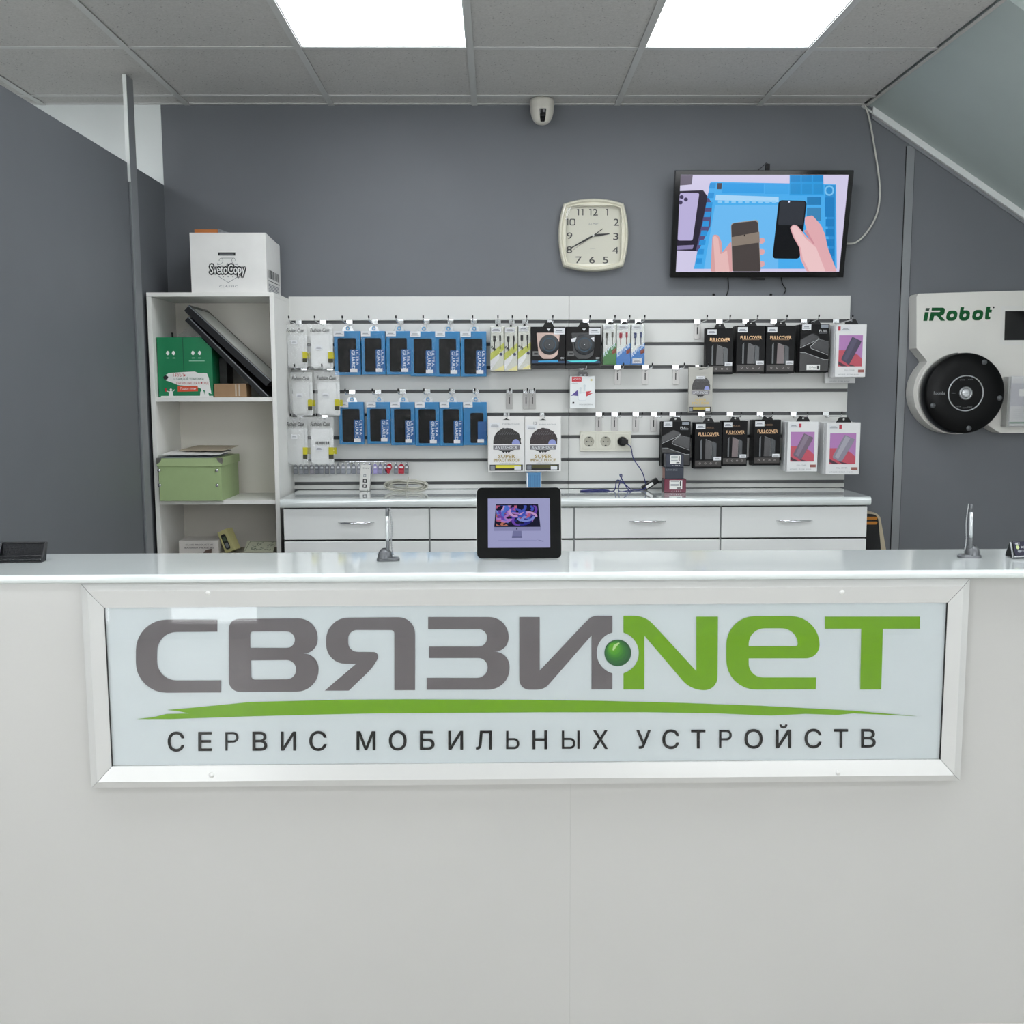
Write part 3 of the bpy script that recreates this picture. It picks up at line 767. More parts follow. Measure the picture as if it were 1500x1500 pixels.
# earbuds box
p = Prod('earbuds_box', 'white earbuds box with red logo hanging alone below the chargers', 'earbuds box', 835, 551, 871.6, 598, 4.46)
p.body(.028, mat('earbuds_white', '#dfe2e2', .35))
m = MB(); m.flat(p.rect(.07, .02, .46, .17), -.0006, mat('logo_red', '#c4202f', .4))
m.text('HOCO', p.X(.11), p.X(.42), p.Z(.125), p.Z(.065), -.001, sticker, off=.02)
m.build('logo', p.t); m = MB()
m.flat(p.P((.02, .62), (.30, .43), (.33, .62), (.14, .60)), -.0006, mat('earbud_purple', '#54438f', .4)).flat(p.P((.64, .48), (.86, .46), (.74, .54), (.93, .52), (.64, .64)), -.0006, mat('earbud_red', '#c2303c', .4))
m.flat(rounded(p.P((.33, .50, .004), (.65, .50, .004), (.65, .76, .006), (.33, .76, .006)), 4), -.001, mat('earbud_case', '#c9d0d4', .3)).flat(rounded(p.P((.34, .51, .004), (.64, .51, .004), (.64, .75, .006), (.34, .75, .006)), 4), -.0013, mat('earbud_case_b', '#e3e6e8', .3))
for u, v in ((.42, .38), (.58, .30)):
    m.flat(circle(p.X(u), p.Z(v), .0055, 12), -.0016, MATS['earbud_case']).flat(p.rect(u-.03, v+.02, u+.03, v+.16), -.0015, MATS['earbud_case'])
m.build('picture', p.t); m = MB()
m.flat(p.rect(.10, .80, .17, .86), -.0008, ink).text('ORIGINAL SERIES EARPHONES', p.X(.36), p.X(.92), p.Z(.90), p.Z(.87), -.001, greyink)
m.text('EARBUDS', p.X(.07), p.X(.3), p.Z(.24), p.Z(.21), -.001, greyink)
m.flat(circle(p.X(.85), p.Z(.12), .005, 12), -.001, mat('pale_gold_seal', '#c9c08c', .4))
m.build('print', p.t)
MB().flat(p.P((.30, 0), (.74, 0), (.70, -.14), (.34, -.14)), .004, blackg, .001).flat(circle(p.X(.44), p.h+.0045, .003, 10), .0035, sticker).flat(circle(p.X(.60), p.h+.0045, .003, 10), .0035, sticker).build('hang_tab', p.t)
hook(853, 3, 'the white earbuds box')

# bare hooks
for px, gi, what in ((904.6, 3, 'left one under the cable packs'), (945, 3, 'under the navy cable pack'), (989.7, 3, 'left of the silver impact box'), (746, 4, 'right of the lower blue row'), (770.5, 4, 'left of the close pair'), (780, 4, 'right of the close pair'),
                     (877, 5, 'above the left wall socket'), (900, 5, 'above the plugged wall socket'), (931, 5, 'above the blue cord'), (957.4, 5, 'beside the lower leftmost black box'), (1021.4, 1, 'left of the upper black boxes')):
    hook(px, gi, what, True)

# impact proof boxes
def impact(x0, y0, x1, y1, label, tone, Y, behind=0):
    p = Prod('impact_case_box', label, 'phone case box', x0, y0, x1, y1, Y, 'boxes printed super impact proof')
    card = (mat('pearl_card', '#e4e2e0', .25, noise=.01), mat('pearl_card', '#e4e2e0', .25), mat('foil_card', '#8a8983', .3, metal=.4, bump=.2, bscale=30))[tone]
    p.body(.012, card)
    m = MB()
    rb = random.Random(5+tone)
    dome = []
    for k in range(25):
        a = math.pi*(1-k/24); rr = 1+rb.uniform(-.02, .05)*(k > 8)
        dome.append((.52+.38*math.cos(a)*rr, .50-.29*math.sin(a)**.8*rr))
    m.flat(p.P(*dome), -.0006, mat('helmet_dark', '#2b2828', .35, noise=.6, nscale=160) if tone != 1 else mat('helmet_brown', '#33282a', .35, noise=.6, nscale=160))
    for k in range(9):
        u = .28+.06*k; m.line(p.P((u, .33), (u+.07, .26)), .0006, -.0008, greyink)
    pat = [(.70+.11*math.cos(math.pi*k/10)+.06, .50-.09*math.sin(math.pi*k/10)) for k in range(11)]
    m.flat(p.P(*pat), -.001, mat('patch_lilac', '#8f97cf', .4))
    m.flat(p.P((.14, .52), (.88, .52), (.86, .60), (.14, .60)), -.0008, mat('band_grey', '#77747a', .35, noise=.3, nscale=50))
    m.text('ANTI SHOCK', p.X(.18), p.X(.80), p.Z(.585), p.Z(.535), -.0012, sticker, off=.02, shear=.2)
    m.flat(p.P((.28, .605), (.72, .605), (.62, .63), (.56, .66), (.53, .635), (.50, .67), (.47, .635), (.42, .66), (.38, .63)), -.0008, ink)
    gold = mat('gold_print', '#a58e4c', .3, metal=.5)
    m.text('SUPER', p.X(.28), p.X(.74), p.Z(.755), p.Z(.69), -.0012, gold, off=.03)
    m.text('IMPACT PROOF', p.X(.15), p.X(.86), p.Z(.82), p.Z(.765), -.0012, gold, off=.03)
    m.text('HYBRID PROTECTION', p.X(.32), p.X(.72), p.Z(.852), p.Z(.838), -.0012, greyink)
    m.flat(p.rect(.04, .87, .95, .98), -.0006, ink).flat(p.rect(.20, .88, .90, .935), -.001, mat('yellow_stripe_%d' % tone, ('#d9cf3e', '#4a4716', '#b49f33')[tone], .4)).flat(p.rect(.06, .885, .18, .965), -.001, greyink)
    m.text('PREMIUM CASE', p.X(.40), p.X(.86), p.Z(.145), p.Z(.128), -.001, greyink)
    if tone == 1: m.text('12', p.X(.24), p.X(.34), p.Z(.14), p.Z(.09), -.001, greyink)
    m.flat(p.P((.40, .06), (.60, .06), (.53, .045), (.5, .03), (.47, .045)), -.001, ink)
    m.build('print', p.t)
    if tone == 2: p.sticker(.32, .20, .68, .26)
    else: p.sticker(.05, .145 if tone else .11, .32, .235 if tone else .20)
    p.sticker(.72, .90, .90, .965, name='size_sticker', lines=False)
    if behind: p.behind(behind, .014, .013, mat('pearl_edge', '#d8d6d4', .3), 'white impact proof box hanging behind the %s' % ('left one' if tone == 0 else 'right one'), 'boxes printed super impact proof', .003)
impact(715, 610, 768.4, 691, 'white impact proof box with yellow bottom stripe, left of the pair', 0, 4.43, 3)
impact(768.9, 610.5, 821.6, 690.5, 'white impact proof box with brown helmet picture, right of the pair', 1, 4.43, 3)
impact(1008.5, 537.5, 1043.8, 604.5, 'small silver impact proof box below the upper black boxes', 2, 4.44)
hook(742, 5, 'the left white impact proof box'); hook(795, 5, 'the right white impact proof box'); hook(1023, 3, 'the small silver impact proof box')

# black tempered glass packs
def fullcover(x0, y0, x1, y1, label, brand, Y, behind, blab, rose=False, rot=0):
    p = Prod('screen_glass_box', label, 'screen protector box', x0, y0, x1, y1, Y, 'black screen glass boxes', (0, 0, R(rot)))
    bl = mat('box_black_card', '#08080a', .35, spec=.15)
    p.body(.011, bl)
    m = MB()
    gold = mat('copper_print', '#e3b98c', .3, metal=.3)
    m.text('FULLCOVER', p.X(.14), p.X(.88), p.Z(.285), p.Z(.215), -.0010, gold, off=.02)
    m.flat(p.rect(.20, .292, .80, .302), -.0010, mat('copper_dim', '#8a6a4a', .4))
    if brand: m.text('HOCO.', p.X(.42), p.X(.70), p.Z(.13), p.Z(.09), -.001, mat('copper_dim', '#8a6a4a', .4), off=.02)
    g1 = mat('phone_edge_grey', '#55585b', .3); g2 = mat('phone_face_dark', '#3b3a3c' if not rose else '#6a5d5e', .25) if not rose else mat('phone_face_rose', '#6d5f60', .25)
    m.flat(p.P((.22, .40), (.27, .36), (.27, .80), (.22, .80)), -.0008, g1)
    m.flat(p.P((.40, .36), (.64, .42), (.62, .80), (.38, .80)), -.0009, g2)
    m.flat(p.P((.66, .40), (.80, .45), (.80, .80), (.64, .80)), -.0008, mat('phone_face_slate', '#30363a', .25))
    m.line(p.P((.40, .36), (.64, .42), (.62, .80)), .0007, -.0012, mat('edge_glint', '#8d9192', .3))
    m.line(p.P((.22, .80), (.22, .40), (.27, .36)), .0007, -.0012, mat('edge_glint', '#8d9192', .3))
    m.flat(p.rect(.03, .825, .97, .95), -.0006, mat('band_brown', '#332e2c', .35))
    for k in range(4):
        c = p.P((.20+.2*k, .885))[0]
        m.flat([circle(c[0], c[1], .004, 10), circle(c[0], c[1], .0028, 10)], -.001, mat('icon_grey', '#a09a96', .4))
    m.build('print', p.t)
    p.sticker(.04, .03, .38, .14)
    p.sticker(.70, .745, .97, .82, name='size_sticker')
    p.tab(black, .28, .72, .018)
    p.behind(behind, .013, .012, mat('box_black_card', '#0b0b0c'), blab, 'black screen glass boxes')
    return p
def fullx(x0, y0, x1, y1, label, white_label, Y, behind, blab):
    p = Prod('screen_glass_box', label, 'screen protector box', x0, y0, x1, y1, Y, 'black screen glass boxes')
    p.body(.011, mat('box_black_card', '#0b0b0c'))
    m = MB(); g = mat('phone_face_graphite', '#26272a', .25); ln = mat('white_line_print', '#d9dbdc', .4)
    m.flat(p.P((.0, .33), (.40, .19), (.64, .25), (.62, .30), (.0, .48)), -.0006, g)
    m.line(p.P((.0, .49), (.60, .32), (.64, .28)), .0013, -.001, ln)
    m.flat(p.P((.34, .47), (.62, .30), (.98, .36), (.98, .62)), -.0006, g)
    m.line(p.P((.98, .36), (.62, .31)), .0006, -.001, MATS['edge_glint'])
    m.line(p.P((.62, .31), (.35, .46), (.38, .50), (.98, .64)), .0012, -.001, ln)
    m.flat(p.P((.0, .60), (.20, .60), (.86, .74), (.98, .74), (.98, .97), (0, .97)), -.0005, mat('phone_face_ink', '#161617', .25))
    m.line(p.P((.0, .59), (.18, .59), (.84, .735), (.98, .735)), .0013, -.001, ln)
    m.text('FULL', p.X(.64), p.X(.92), p.Z(.165), p.Z(.115), -.001, ln, off=.02)
    m.flat(p.rect(.64, .18, .92, .188), -.001, greyink)
    m.flat(p.rect(.70, .01, .95, .075), -.0008, mat('label_silver', '#8f959e', .4))
    m.build('print', p.t)
    p.sticker(.05, .0, .36, .12)
    if white_label:
        q = MB(); q.flat(p.rect(.24, .84, .70, .95), -.001, paper, .0004).flat(p.rect(.60, .86, .67, .93), -.0014, ink).text('X-Pro', p.X(.32), p.X(.56), p.Z(.915), p.Z(.875), -.0014, ink); q.build('white_label', p.t)
    p.tab(black, .22, .72, .018)
    p.behind(behind, .013, .012, MATS['box_black_card'], blab, 'black screen glass boxes')
mat('edge_glint', '#8d9192', .3); mat('box_black_card', '#08080a', .35, spec=.15)
fullcover(1034, 480.5, 1074, 548, 'black glass box with dim gold print, leftmost of the upper black row', False, 4.45, 3, 'black glass box behind the leftmost of the upper black row')
fullcover(1078.5, 477, 1120.5, 546.5, 'black glass box with bright copper print, second in the upper black row', False, 4.44, 5, 'black glass box behind the second of the upper black row')
fullcover(1122, 477, 1164, 546.5, 'black glass box with copper print, third in the upper black row', False, 4.44, 6, 'black glass box behind the third of the upper black row', True)
fullx(1172, 475, 1214.5, 545.5, 'black glass box with white diagonal lines in the upper row', True, 4.435, 6, 'black glass box behind the white-lined one of the upper row')
fullx(969.5, 617.5, 1011.3, 683, 'black glass box with white diagonal lines behind the small stacked boxes', False, 4.44, 4, 'black glass box behind the white-lined one of the lower row')
fullcover(1017.5, 619, 1057.5, 686.5, 'black glass box hanging lowest, second in the lower black row', True, 4.425, 5, 'black glass box behind the second of the lower black row')
fullcover(1058.3, 616.5, 1094.6, 682.5, 'black glass box with rosy phone picture, third in the lower black row', True, 4.45, 4, 'black glass box behind the third of the lower black row', True)
fullcover(1104, 615, 1143.4, 681.8, 'black glass box with slate phone picture, fourth in the lower black row', True, 4.44, 5, 'black glass box behind the fourth of the lower black row')
def whitecard(x0, y0, x1, y1, label, Y, behind, blab, dark):
    p = Prod('screen_glass_card', label, 'screen protector box', x0, y0, x1, y1, Y, 'white screen glass boxes with pink picture')
    card = mat('white_card', '#e2e2e2', .3)
    p.body(.012, card)
    m = MB()
    a, b, c, d = .10, .205, .88, .80
    m.flat(p.rect(a, b, c, d), -.0005, mat('pic_orchid', '#b079b4', .4))
    m.flat(p.P((a, .49), (.40, .49), (.72, .57), (c, .66), (c, d), (a, d)), -.0008, mat('pic_coral', '#bf4a5c', .4))
    m.flat(p.P((a, .76), (a, .70), (.40, d), (a+.12, d)), -.0010, mat('pic_shadow_plum', '#4a2838', .4))
    m.flat(p.P((.36, .74), (.60, .78), (.66, d), (.5, d)), -.0010, MATS['pic_shadow_plum'])
    ph = [(.53, .235), (.84, .32), (.80, .38), (.47, .75), (.42, .755), (.20, .68), (.20, .64)]
    m.flat(rounded(p.P(*[(u, v, .002) for u, v in ph]), 3), -.0014, mat('pic_phone_%d' % dark, ('#3d3550', '#6d5b6e', '#8b8695')[dark], .25))
    m.flat(p.P((.56, .26), (.70, .30), (.36, .70), (.26, .66)), -.0017, mat('pic_phone_sheen_%d' % dark, ('#4c4360', '#857487', '#a5a2ae')[dark], .25))
    m.line(p.P((.55, .545), (.70, .59)), .0006, -.001, ink)
    m.flat(p.rect(.06 if dark == 0 else .36, .04, .14 if dark == 0 else .44, .12), -.0008, mat('tag_crimson', '#b5243c', .4))
    m.text('FULL COVER', p.X(.32), p.X(.64), p.Z(.885), p.Z(.86), -.001, greyink)
    m.text('ANTI SHOCK   HD CLEAR   9H GLASS', p.X(.10), p.X(.80), p.Z(.965), p.Z(.94), -.001, greyink)
    m.flat(p.rect(.76, .86, .95, .915), -.001, mat('label_rust', '#9a5c55', .5))
    m.build('print', p.t)
    p.sticker(.16 if dark == 0 else .05, .04, .46 if dark == 0 else .34, .13)
    p.tab(black, .26, .74, .022)
    p.behind(behind, .022, .013, card, blab, 'white screen glass boxes with pink picture', .002)
    return p
pa = whitecard(1224, 475, 1268.6, 552.2, 'white card with pink phone picture hanging in the upper row', 4.40, 3, 'white card behind the upper pink picture card', 0)
whitecard(1153.5, 617.5, 1198, 690.7, 'white card with pink phone picture, left of the lower pair', 4.40, 4, 'white card behind the left lower pink picture card', 1)
whitecard(1210.5, 619, 1259.5, 695, 'white card with pink phone picture, right of the lower pair', 4.38, 5, 'white card behind the right lower pink picture card', 2)
p = Prod('screen_glass_card', 'white card hanging lower behind the upper pink picture card', 'screen protector box', 1209.6, 488, 1254, 561.2, 4.495, 'white screen glass boxes with pink picture')
p.body(.012, MATS['white_card'])
m = MB().text('ANTI SHOCK   HD CLEAR   9H GLASS', p.X(.15), p.X(.80), p.Z(.975), p.Z(.95), -.001, greyink).build('print', p.t)
for px, gi, what in ((1053.5, 1, 'the leftmost upper black box'), (1092, 1, 'the second upper black box'), (1133, 1, 'the third upper black box'), (1177.5, 1, 'the upper box with white lines'), (1224.5, 1, 'the upper pink picture card'),
                     (985, 5, 'the lower box with white lines'), (1027, 5, 'the second lower black box'), (1069, 5, 'the third lower black box'), (1113, 5, 'the fourth lower black box'), (1162, 5, 'the left lower pink picture card'), (1209.5, 5, 'the right lower pink picture card')):
    hook(px, gi, what)

# bar of small accessories on the second lowest groove
a, b = at(432, 673, SF), at(601, 673, SF)
rl = thing('accessory_rail', 'thin chrome rail of tiny hooks under the lower blue row', 'rail', ((a.x+b.x)/2, SF, GZ[7]))
MB().tube([(a.x, SF-.03, GZ[7]-.004), (b.x, SF-.03, GZ[7]-.004)], .0025, chrome, 8).build('bar', rl)
MB().box((a.x+b.x)/2-.01, (a.x+b.x)/2+.01, SF-.032, SF-.0005, GZ[7]-.007, GZ[7]-.001, chrome).build('bracket', rl)
ha = None
cols = ['#8b8d93', '#8b8d93', '#7d7f86', '#8a8790', '#72747c', '#83858c', '#6f7178', '#7b7d86', '#74767b', '#84868e', '#8d9098', '#7d8089', '#9a9aa3', '#8689a0', '#8f8ab0', '#9a92c4', '#8a87a6', '#7f8290', '#b11f34', '#7e8288', '#b32a3c', '#77797d']
n_ = len(cols)
for i, c in enumerate(cols):
    x = a.x+(b.x-a.x)*(i+.5)/n_
    k = MB().tube([(x, SF-.033, GZ[7]-.007), (x, SF-.045, GZ[7]-.012), (x, SF-.06, GZ[7]-.008)], .0013, chrome, 5).build('peg', rl)
    red = c.startswith('#b')
    w_ = .0125 if red else .0092
    o = MB().flat(rounded([(-w_, -.046, .002), (w_, -.046, .002), (w_, -.014, .002), (.004, -.004, .002), (-.004, -.004, .002), (-w_, -.014, .002)], 3), 0, mat('accessory_'+c[1:], c, .2, metal=.2), .004)
    o.flat(rounded([(-w_*.8, -.042, .001), (w_*.8, -.042, .001), (w_*.8, -.028, .001), (-w_*.8, -.028, .001)], 2), -.0006, mat('accessory_inner_'+c[1:], c, .35))
    o.flat([(-w_*.6, -.022), (w_*.6, -.022), (w_*.6, -.014), (-w_*.6, -.014)], -.0007, sticker)
    ob = o.build('small_accessory')
    if red: lb = 'red small accessory packet on the thin rail, %s of the two red ones' % ('left' if i == 18 else 'right')
    elif i in (13, 14, 15, 16): lb = 'lilac small accessory packet on the thin rail right of the power strip'
    else: lb = 'tiny grey accessory packet on the thin rail under the blue boxes'
    tag(ob, lb, 'accessory', 'tiny packets on the thin rail')
    ob.location = (x, SF-.052, GZ[7]-.008); ob.rotation_euler = (0, R(25 if i == 18 else random.uniform(-4, 4)), 0)

# wall sockets with plug and blue cord
a, b = at(849.6, 632, SF-.012), at(924.4, 661, SF-.012)
so = thing('socket_panel', 'cream triple wall socket on the right slatwall', 'socket', ((a.x+b.x)/2, SF, (a.z+b.z)/2))
cream = mat('cream_plastic', '#d3d1c4', .35); cream2 = mat('cream_plastic_dim', '#a9a698', .4)
MB().box(a.x, b.x, SF-.012, SF-.0005, b.z, a.z, cream).build('frame', so, bevel=.002)
W3 = (b.x-a.x)/3
cz = (a.z+b.z)/2; centres = []
for i in range(3):
    cx = a.x+W3*(i+.5)+.002*(1-i)
    centres.append(cx)
    sk = MB().box(cx-.029, cx+.029, SF-.0145, SF-.0121, cz-.032, cz+.032, cream).build('socket', so, bevel=.001)
    m = MB(); m.lathe([(.0225, -.0002), (.0215, -.0016), (.020, -.0004), (.0002, -.0003)], (cx, SF-.0147, cz), cream2, 'y', 28); m.build('well', sk)
    m = MB()
    for d in (-.0095, .0095): m.flat(circle(cx+d, cz, .0026, 10), SF-.0153, ink)
    m.flat(circle(cx, cz, .0016, 8), SF-.0153, greyink)
    for s in (-1, 1): m.flat([(cx-.005, cz+s*.0195), (cx+.005, cz+s*.0195), (cx+.003, cz+s*.0155), (cx-.003, cz+s*.0155)], SF-.0158, ink)
    m.build('contacts', sk)
pc = thing('charging_cord', 'dark blue cord plugged into the right socket, coiled on the back counter', 'cord', (centres[2], SF-.015, cz))
m = MB(); m.lathe([(.0195, 0), (.0195, -.012), (.016, -.018), (.0003, -.018)], (centres[2], SF-.0162, cz), black, 'y', 24).box(centres[2]-.006, centres[2]+.022, SF-.046, SF-.030, cz-.012, cz+.010, black); m.build('plug', pc)
navy = mat('navy_cord', '#1d2464', .4)
def smooth(pts, n=6):
    pts = [Vector(p) for p in pts]; out = []
    for i in range(len(pts)-1):
        p0, p1, p2, p3 = pts[max(i-1, 0)], pts[i], pts[i+1], pts[min(i+2, len(pts)-1)]
        for k in range(n):
            t = k/n
            out.append(.5*((2*p1)+(p2-p0)*t+(2*p0-5*p1+4*p2-p3)*t*t+(3*p1-p0-3*p2+p3)*t**3))
    out.append(pts[-1]); return out
def pa_(px, py, Y): return at(px, py, Y)
cord = [pa_(917, 650, 4.49), pa_(924, 655, 4.49), pa_(928, 672, 4.49), pa_(940, 690, 4.48), pa_(945, 705, 4.46), pa_(946, 714, 4.45)]
zc = BT+.003
def onc(px, Y): q = at(px, 716, Y); return Vector((q.x, Y, zc))
cord += [onc(940, 4.44), onc(928, 4.43), onc(921, 4.42), pa_(913, 705, 4.43), pa_(908, 696, 4.44), pa_(911, 697, 4.44), onc(906, 4.42), onc(920, 4.40), onc(925, 4.42), pa_(905, 703, 4.43), onc(900, 4.42), onc(885, 4.41), onc(868, 4.44), onc(852, 4.42), onc(860, 4.38), onc(880, 4.40), onc(892, 4.42), onc(880, 4.45), onc(862, 4.43), onc(850, 4.40), onc(868, 4.39), onc(890, 4.40)]
MB().tube(smooth(cord), .0024, navy, 6).build('cord', pc)
ad = Prod('power_adapter', 'black power adapter with white label leaning beside the stacked small boxes', 'adapter', 947, 701, 967, 714, 4.45, rot=(0, R(-32), 0))
MB().box(-.042, .035, 0, .03, .004, .028, black).build('body', ad.t, bevel=.004)
MB().flat([(-.025, .010), (.008, .010), (.008, .022), (-.025, .022)], -.0006, paper, .0003).build('label', ad.t)
# stacked small boxes
def smallbox(x0, y0, x1, y1, Y, d, hx, side, label, txt, lab, zb=None):
    a, b, t, bt = at(x0, (y0+y1)/2, Y), at(x1, (y0+y1)/2, Y), at(x0, y0, Y), at(x0, y1, Y)
    z0 = bt.z if zb is None else zb
    t_ = thing('accessory_box', label, 'box', ((a.x+b.x)/2, Y+d/2, z0), group='small boxes stacked on the back counter')
    m = MB(); m.box(a.x, b.x, Y, Y+d, z0, t.z, mat('smallbox_'+hx[1:], hx, .35)); m.build('carton', t_, bevel=.0012)
    if side: MB().box(a.x-.0006, a.x-.0001, Y+.002, Y+d-.002, z0+.002, t.z-.002, mat('smallbox_side_'+side[1:], side, .4)).build('side_print', t_)
    ww, hh = b.x-a.x, t.z-z0
    m = MB()
    if lab:
        m.flat([(a.x+ww*.24, z0+hh*.25), (a.x+ww*.82, z0+hh*.25), (a.x+ww*.82, z0+hh*.92), (a.x+ww*.24, z0+hh*.92)], Y-.0006, paper)
        for k in range(4): m.flat([(a.x+ww*.29, z0+hh*(.5+.1*k)), (a.x+ww*.66, z0+hh*(.5+.1*k)), (a.x+ww*.66, z0+hh*(.54+.1*k)), (a.x+ww*.29, z0+hh*(.54+.1*k))], Y-.001, greyink)
        m.flat([(a.x+ww*.58, z0+hh*.30), (a.x+ww*.76, z0+hh*.30), (a.x+ww*.76, z0+hh*.38), (a.x+ww*.58, z0+hh*.38)], Y-.001, ink)
        m.flat([(a.x+ww*.71, z0+hh*.48), (a.x+ww*.77, z0+hh*.48), (a.x+ww*.77, z0+hh*.86), (a.x+ww*.71, z0+hh*.86)], Y-.001, ink)
        for k in range(5): m.flat(circle(a.x+ww*(.36+.1*k), z0+hh*.13, .0016, 8), Y-.001, sticker)
    if txt: m.text(txt, a.x+ww*.08, a.x+ww*.66, z0+hh*.70, z0+hh*.86, Y-.001, greyink, off=.01)
    if m.v: m.build('label', t_)
    return t.z
z1 = smallbox(973, 702, 1005, 721.5, 4.33, .07, '#6a2038', '#4a4146', 'dark red small box, lowest of the stack beside the adapter', '', True, BT+.0005)
z2 = smallbox(974, 684.5, 1001.5, 701.5, 4.335, .065, '#262c3b', '#8f5748', 'navy small box with rust side, middle of the stack', 'E-TON BASS', False, z1+.0005)
z3 = smallbox(975.5, 665.5, 1001.5, 684, 4.34, .06, '#252b3c', '#33343c', 'navy small box with white label, topmost of the stack', '', True, z2+.0005)
bb = Prod('paper_pad_box', 'small blue card box standing behind the digital photo frame', 'box', 771.5, 693, 793, 722, 4.36)
h_ = bb.h+(bb.loc[2]-BT)-.0005
m = MB(); m.box(-bb.w/2, bb.w/2, 0, .05, BT-bb.loc[2]+.0005, bb.h, mat('blue_grey_card', '#4d83b0', .4)); m.build('carton', bb.t, bevel=.001)
m = MB()
for k in range(7): x = -bb.w*.36+bb.w*.72*k/6; m.flat([(x, .0), (x+.0012, .0), (x+.0012, bb.h*.9), (x, bb.h*.9)], -.0006, mat('blue_dark_line', '#3a6890', .4))
m.flat([(-bb.w*.5, 0), (-bb.w*.42, 0), (-bb.w*.42, bb.h), (-bb.w*.5, bb.h)], -.0007, sticker).flat([(bb.w*.45, 0), (bb.w*.5, 0), (bb.w*.5, bb.h), (bb.w*.45, bb.h)], -.0007, sticker)
m.build('print', bb.t)

# power strip hanging at left and coil of white cable
ps = Prod('power_strip', 'white power strip standing upright against the slatwall', 'power strip', 525, 681, 540.5, 727, 4.46, rot=(0, R(4), 0))
pl = mat('strip_white', '#d4d3cf', .4)
h0 = BT-ps.loc[2]
MB().box(-ps.w/2, ps.w/2, 0, .03, max(h0, 0)+.001, ps.h, pl).build('body', ps.t, bevel=.004)
m = MB()
for v in (.45, .62): m.flat([ps.P((.32, v), (.70, v), (.70, v+.11), (.32, v+.11)), ps.P((.42, v+.025), (.60, v+.025), (.60, v+.085), (.42, v+.085))], -.0006, ink)
m.flat([ps.P((.35, .30), (.60, .30), (.60, .38), (.35, .38)), ps.P((.40, .32), (.55, .32), (.55, .36), (.40, .36))], -.0006, greyink).text('220V', ps.X(.25), ps.X(.85), ps.Z(.12), ps.Z(.08), -.0006, ink)
for v in (.80, .90): m.flat(circle(ps.X(.80), ps.Z(v), .0018, 8), -.0006, ink)
m.build('sockets', ps.t)
cw = thing('coiled_cable', 'coil of pale grey network cable tied in the middle on the back counter', 'cable', (at(595, 718, 4.44).x, 4.44, BT))
m = MB(); rb = random.Random(2); cx = BASE[cw][0]; zc0 = BT+.032
for k in range(10):
    pts = []; A = .080+rb.uniform(-.012, .014); B = .025+rb.uniform(-.014, .003); dy = rb.uniform(-.01, .01); ph = rb.uniform(-.15, .15)
    for q in range(25):
        th = 2*math.pi*q/24
        pinch = 1-.22*math.exp(-(math.cos(th))**2*9)
        x = A*math.cos(th); z = B*math.sin(th)*pinch+ph*x*.3
        pts.append((cx+x, 4.44+dy+.012*math.sin(2*th+k), max(zc0+z-.006, BT+.003)))
    m.tube(pts, .0029, mat('pale_grey_cable', '#bdbbb0', .45), 6, cap=False)
m.build('coil', cw)
MB().tube([(cx+.005+.006*math.sin(q), 4.44+.02*math.cos(q), zc0-.006+.024*math.sin(q)) for q in [2*math.pi*k/14 for k in range(15)]]+[(cx+.012, 4.43, zc0+.03)], .0026, MATS['pale_grey_cable'], 6).build('tie', cw)

# ================================================================== BOOKCASE
BX0, BX1, BY, BZ = -1.386, -.882, 4.225, 1.835
shelfm = mat('bookcase_white', '#ebeae6', 0.4, noise=0.012, nscale=12)
bs = thing('bookcase', 'tall white open bookcase in the left corner', 'bookcase', ((BX0+BX1)/2, 4.39, 0))
T = .018
MB().box(BX0, BX0+T, BY, BACK-.005, 0, BZ-.0165, shelfm).build('side_panel', bs, bevel=.0008)
MB().box(BX1-T, BX1, BY, BACK-.005, 0, BZ-.0165, shelfm).build('side_panel', bs, bevel=.0008)
MB().box(BX0, BX1, BY, BACK-.005, BZ-.016, BZ, shelfm).build('top_panel', bs, bevel=.0008)
MB().box(BX0+T, BX1-T, BACK-.012, BACK-.006, 0, BZ-.0165, mat('bookcase_back', '#e6e1d8', .5)).build('back_panel', bs)
SH = [1.4215, 1.0056, .74, .36]
for z in SH: MB().box(BX0+T+.0003, BX1-T-.0003, BY+.006, BACK-.013, z-.017, z, shelfm).build('shelf', bs, bevel=.0008)

# office paper carton on top
def local_px(px, py, Y): return at(px, py, Y)
YB = 4.25
a, b = at(276.5, 341, YB), at(391, 427, YB)
z0, z1 = BZ+.0005, a.z
xa, xb = at(279, 380, YB).x, at(390, 380, YB).x
pb = thing('paper_carton', 'white open office paper carton on top of the bookcase', 'box', ((xa+xb)/2, YB+.13, z0))
cw_ = mat('white_carton', '#e9e8e5', .6, noise=.02, nscale=20)
D = .27
m = MB()
m.box(xa, xb, YB, YB+.005, z0, z1, cw_).box(xa, xb, YB+D-.005, YB+D, z0, z1-.015, cw_)
m.box(xa, xa+.005, YB+.005, YB+D-.005, z0, z1, cw_)
m.box(xb-.005, xb, YB+.005, YB+D-.005, z0, z1-.012, cw_).box(xa+.005, xb-.005, YB+.005, YB+D-.005, z0, z0+.005, cw_)
m.hexa([(xb-.005, YB+.005, z1-.012), (xb, YB+.005, z1-.012), (xb, YB+.2, z1-.012), (xb-.005, YB+.2, z1-.012)], [(xb-.005, YB+.005, z1), (xb, YB+.005, z1), (xb, YB+.18, z1-.010), (xb-.005, YB+.18, z1-.010)], cw_)
m.build('carton', pb)
yf = YB-.0006
zq = lambda x, y: at(300+x*110/1500, 330+y*110/1500, yf)
fq = lambda x, y, yy: (lambda q: (q.x, yy, q.z))(zq(x, y))
m = MB()
m.flat([(265, 540), (610, 540), (610, 605), (265, 605)], yf, ink, fn=fq).flat([(295, 570), (580, 570), (580, 580), (295, 580)], yf-.0003, greyink, fn=fq)
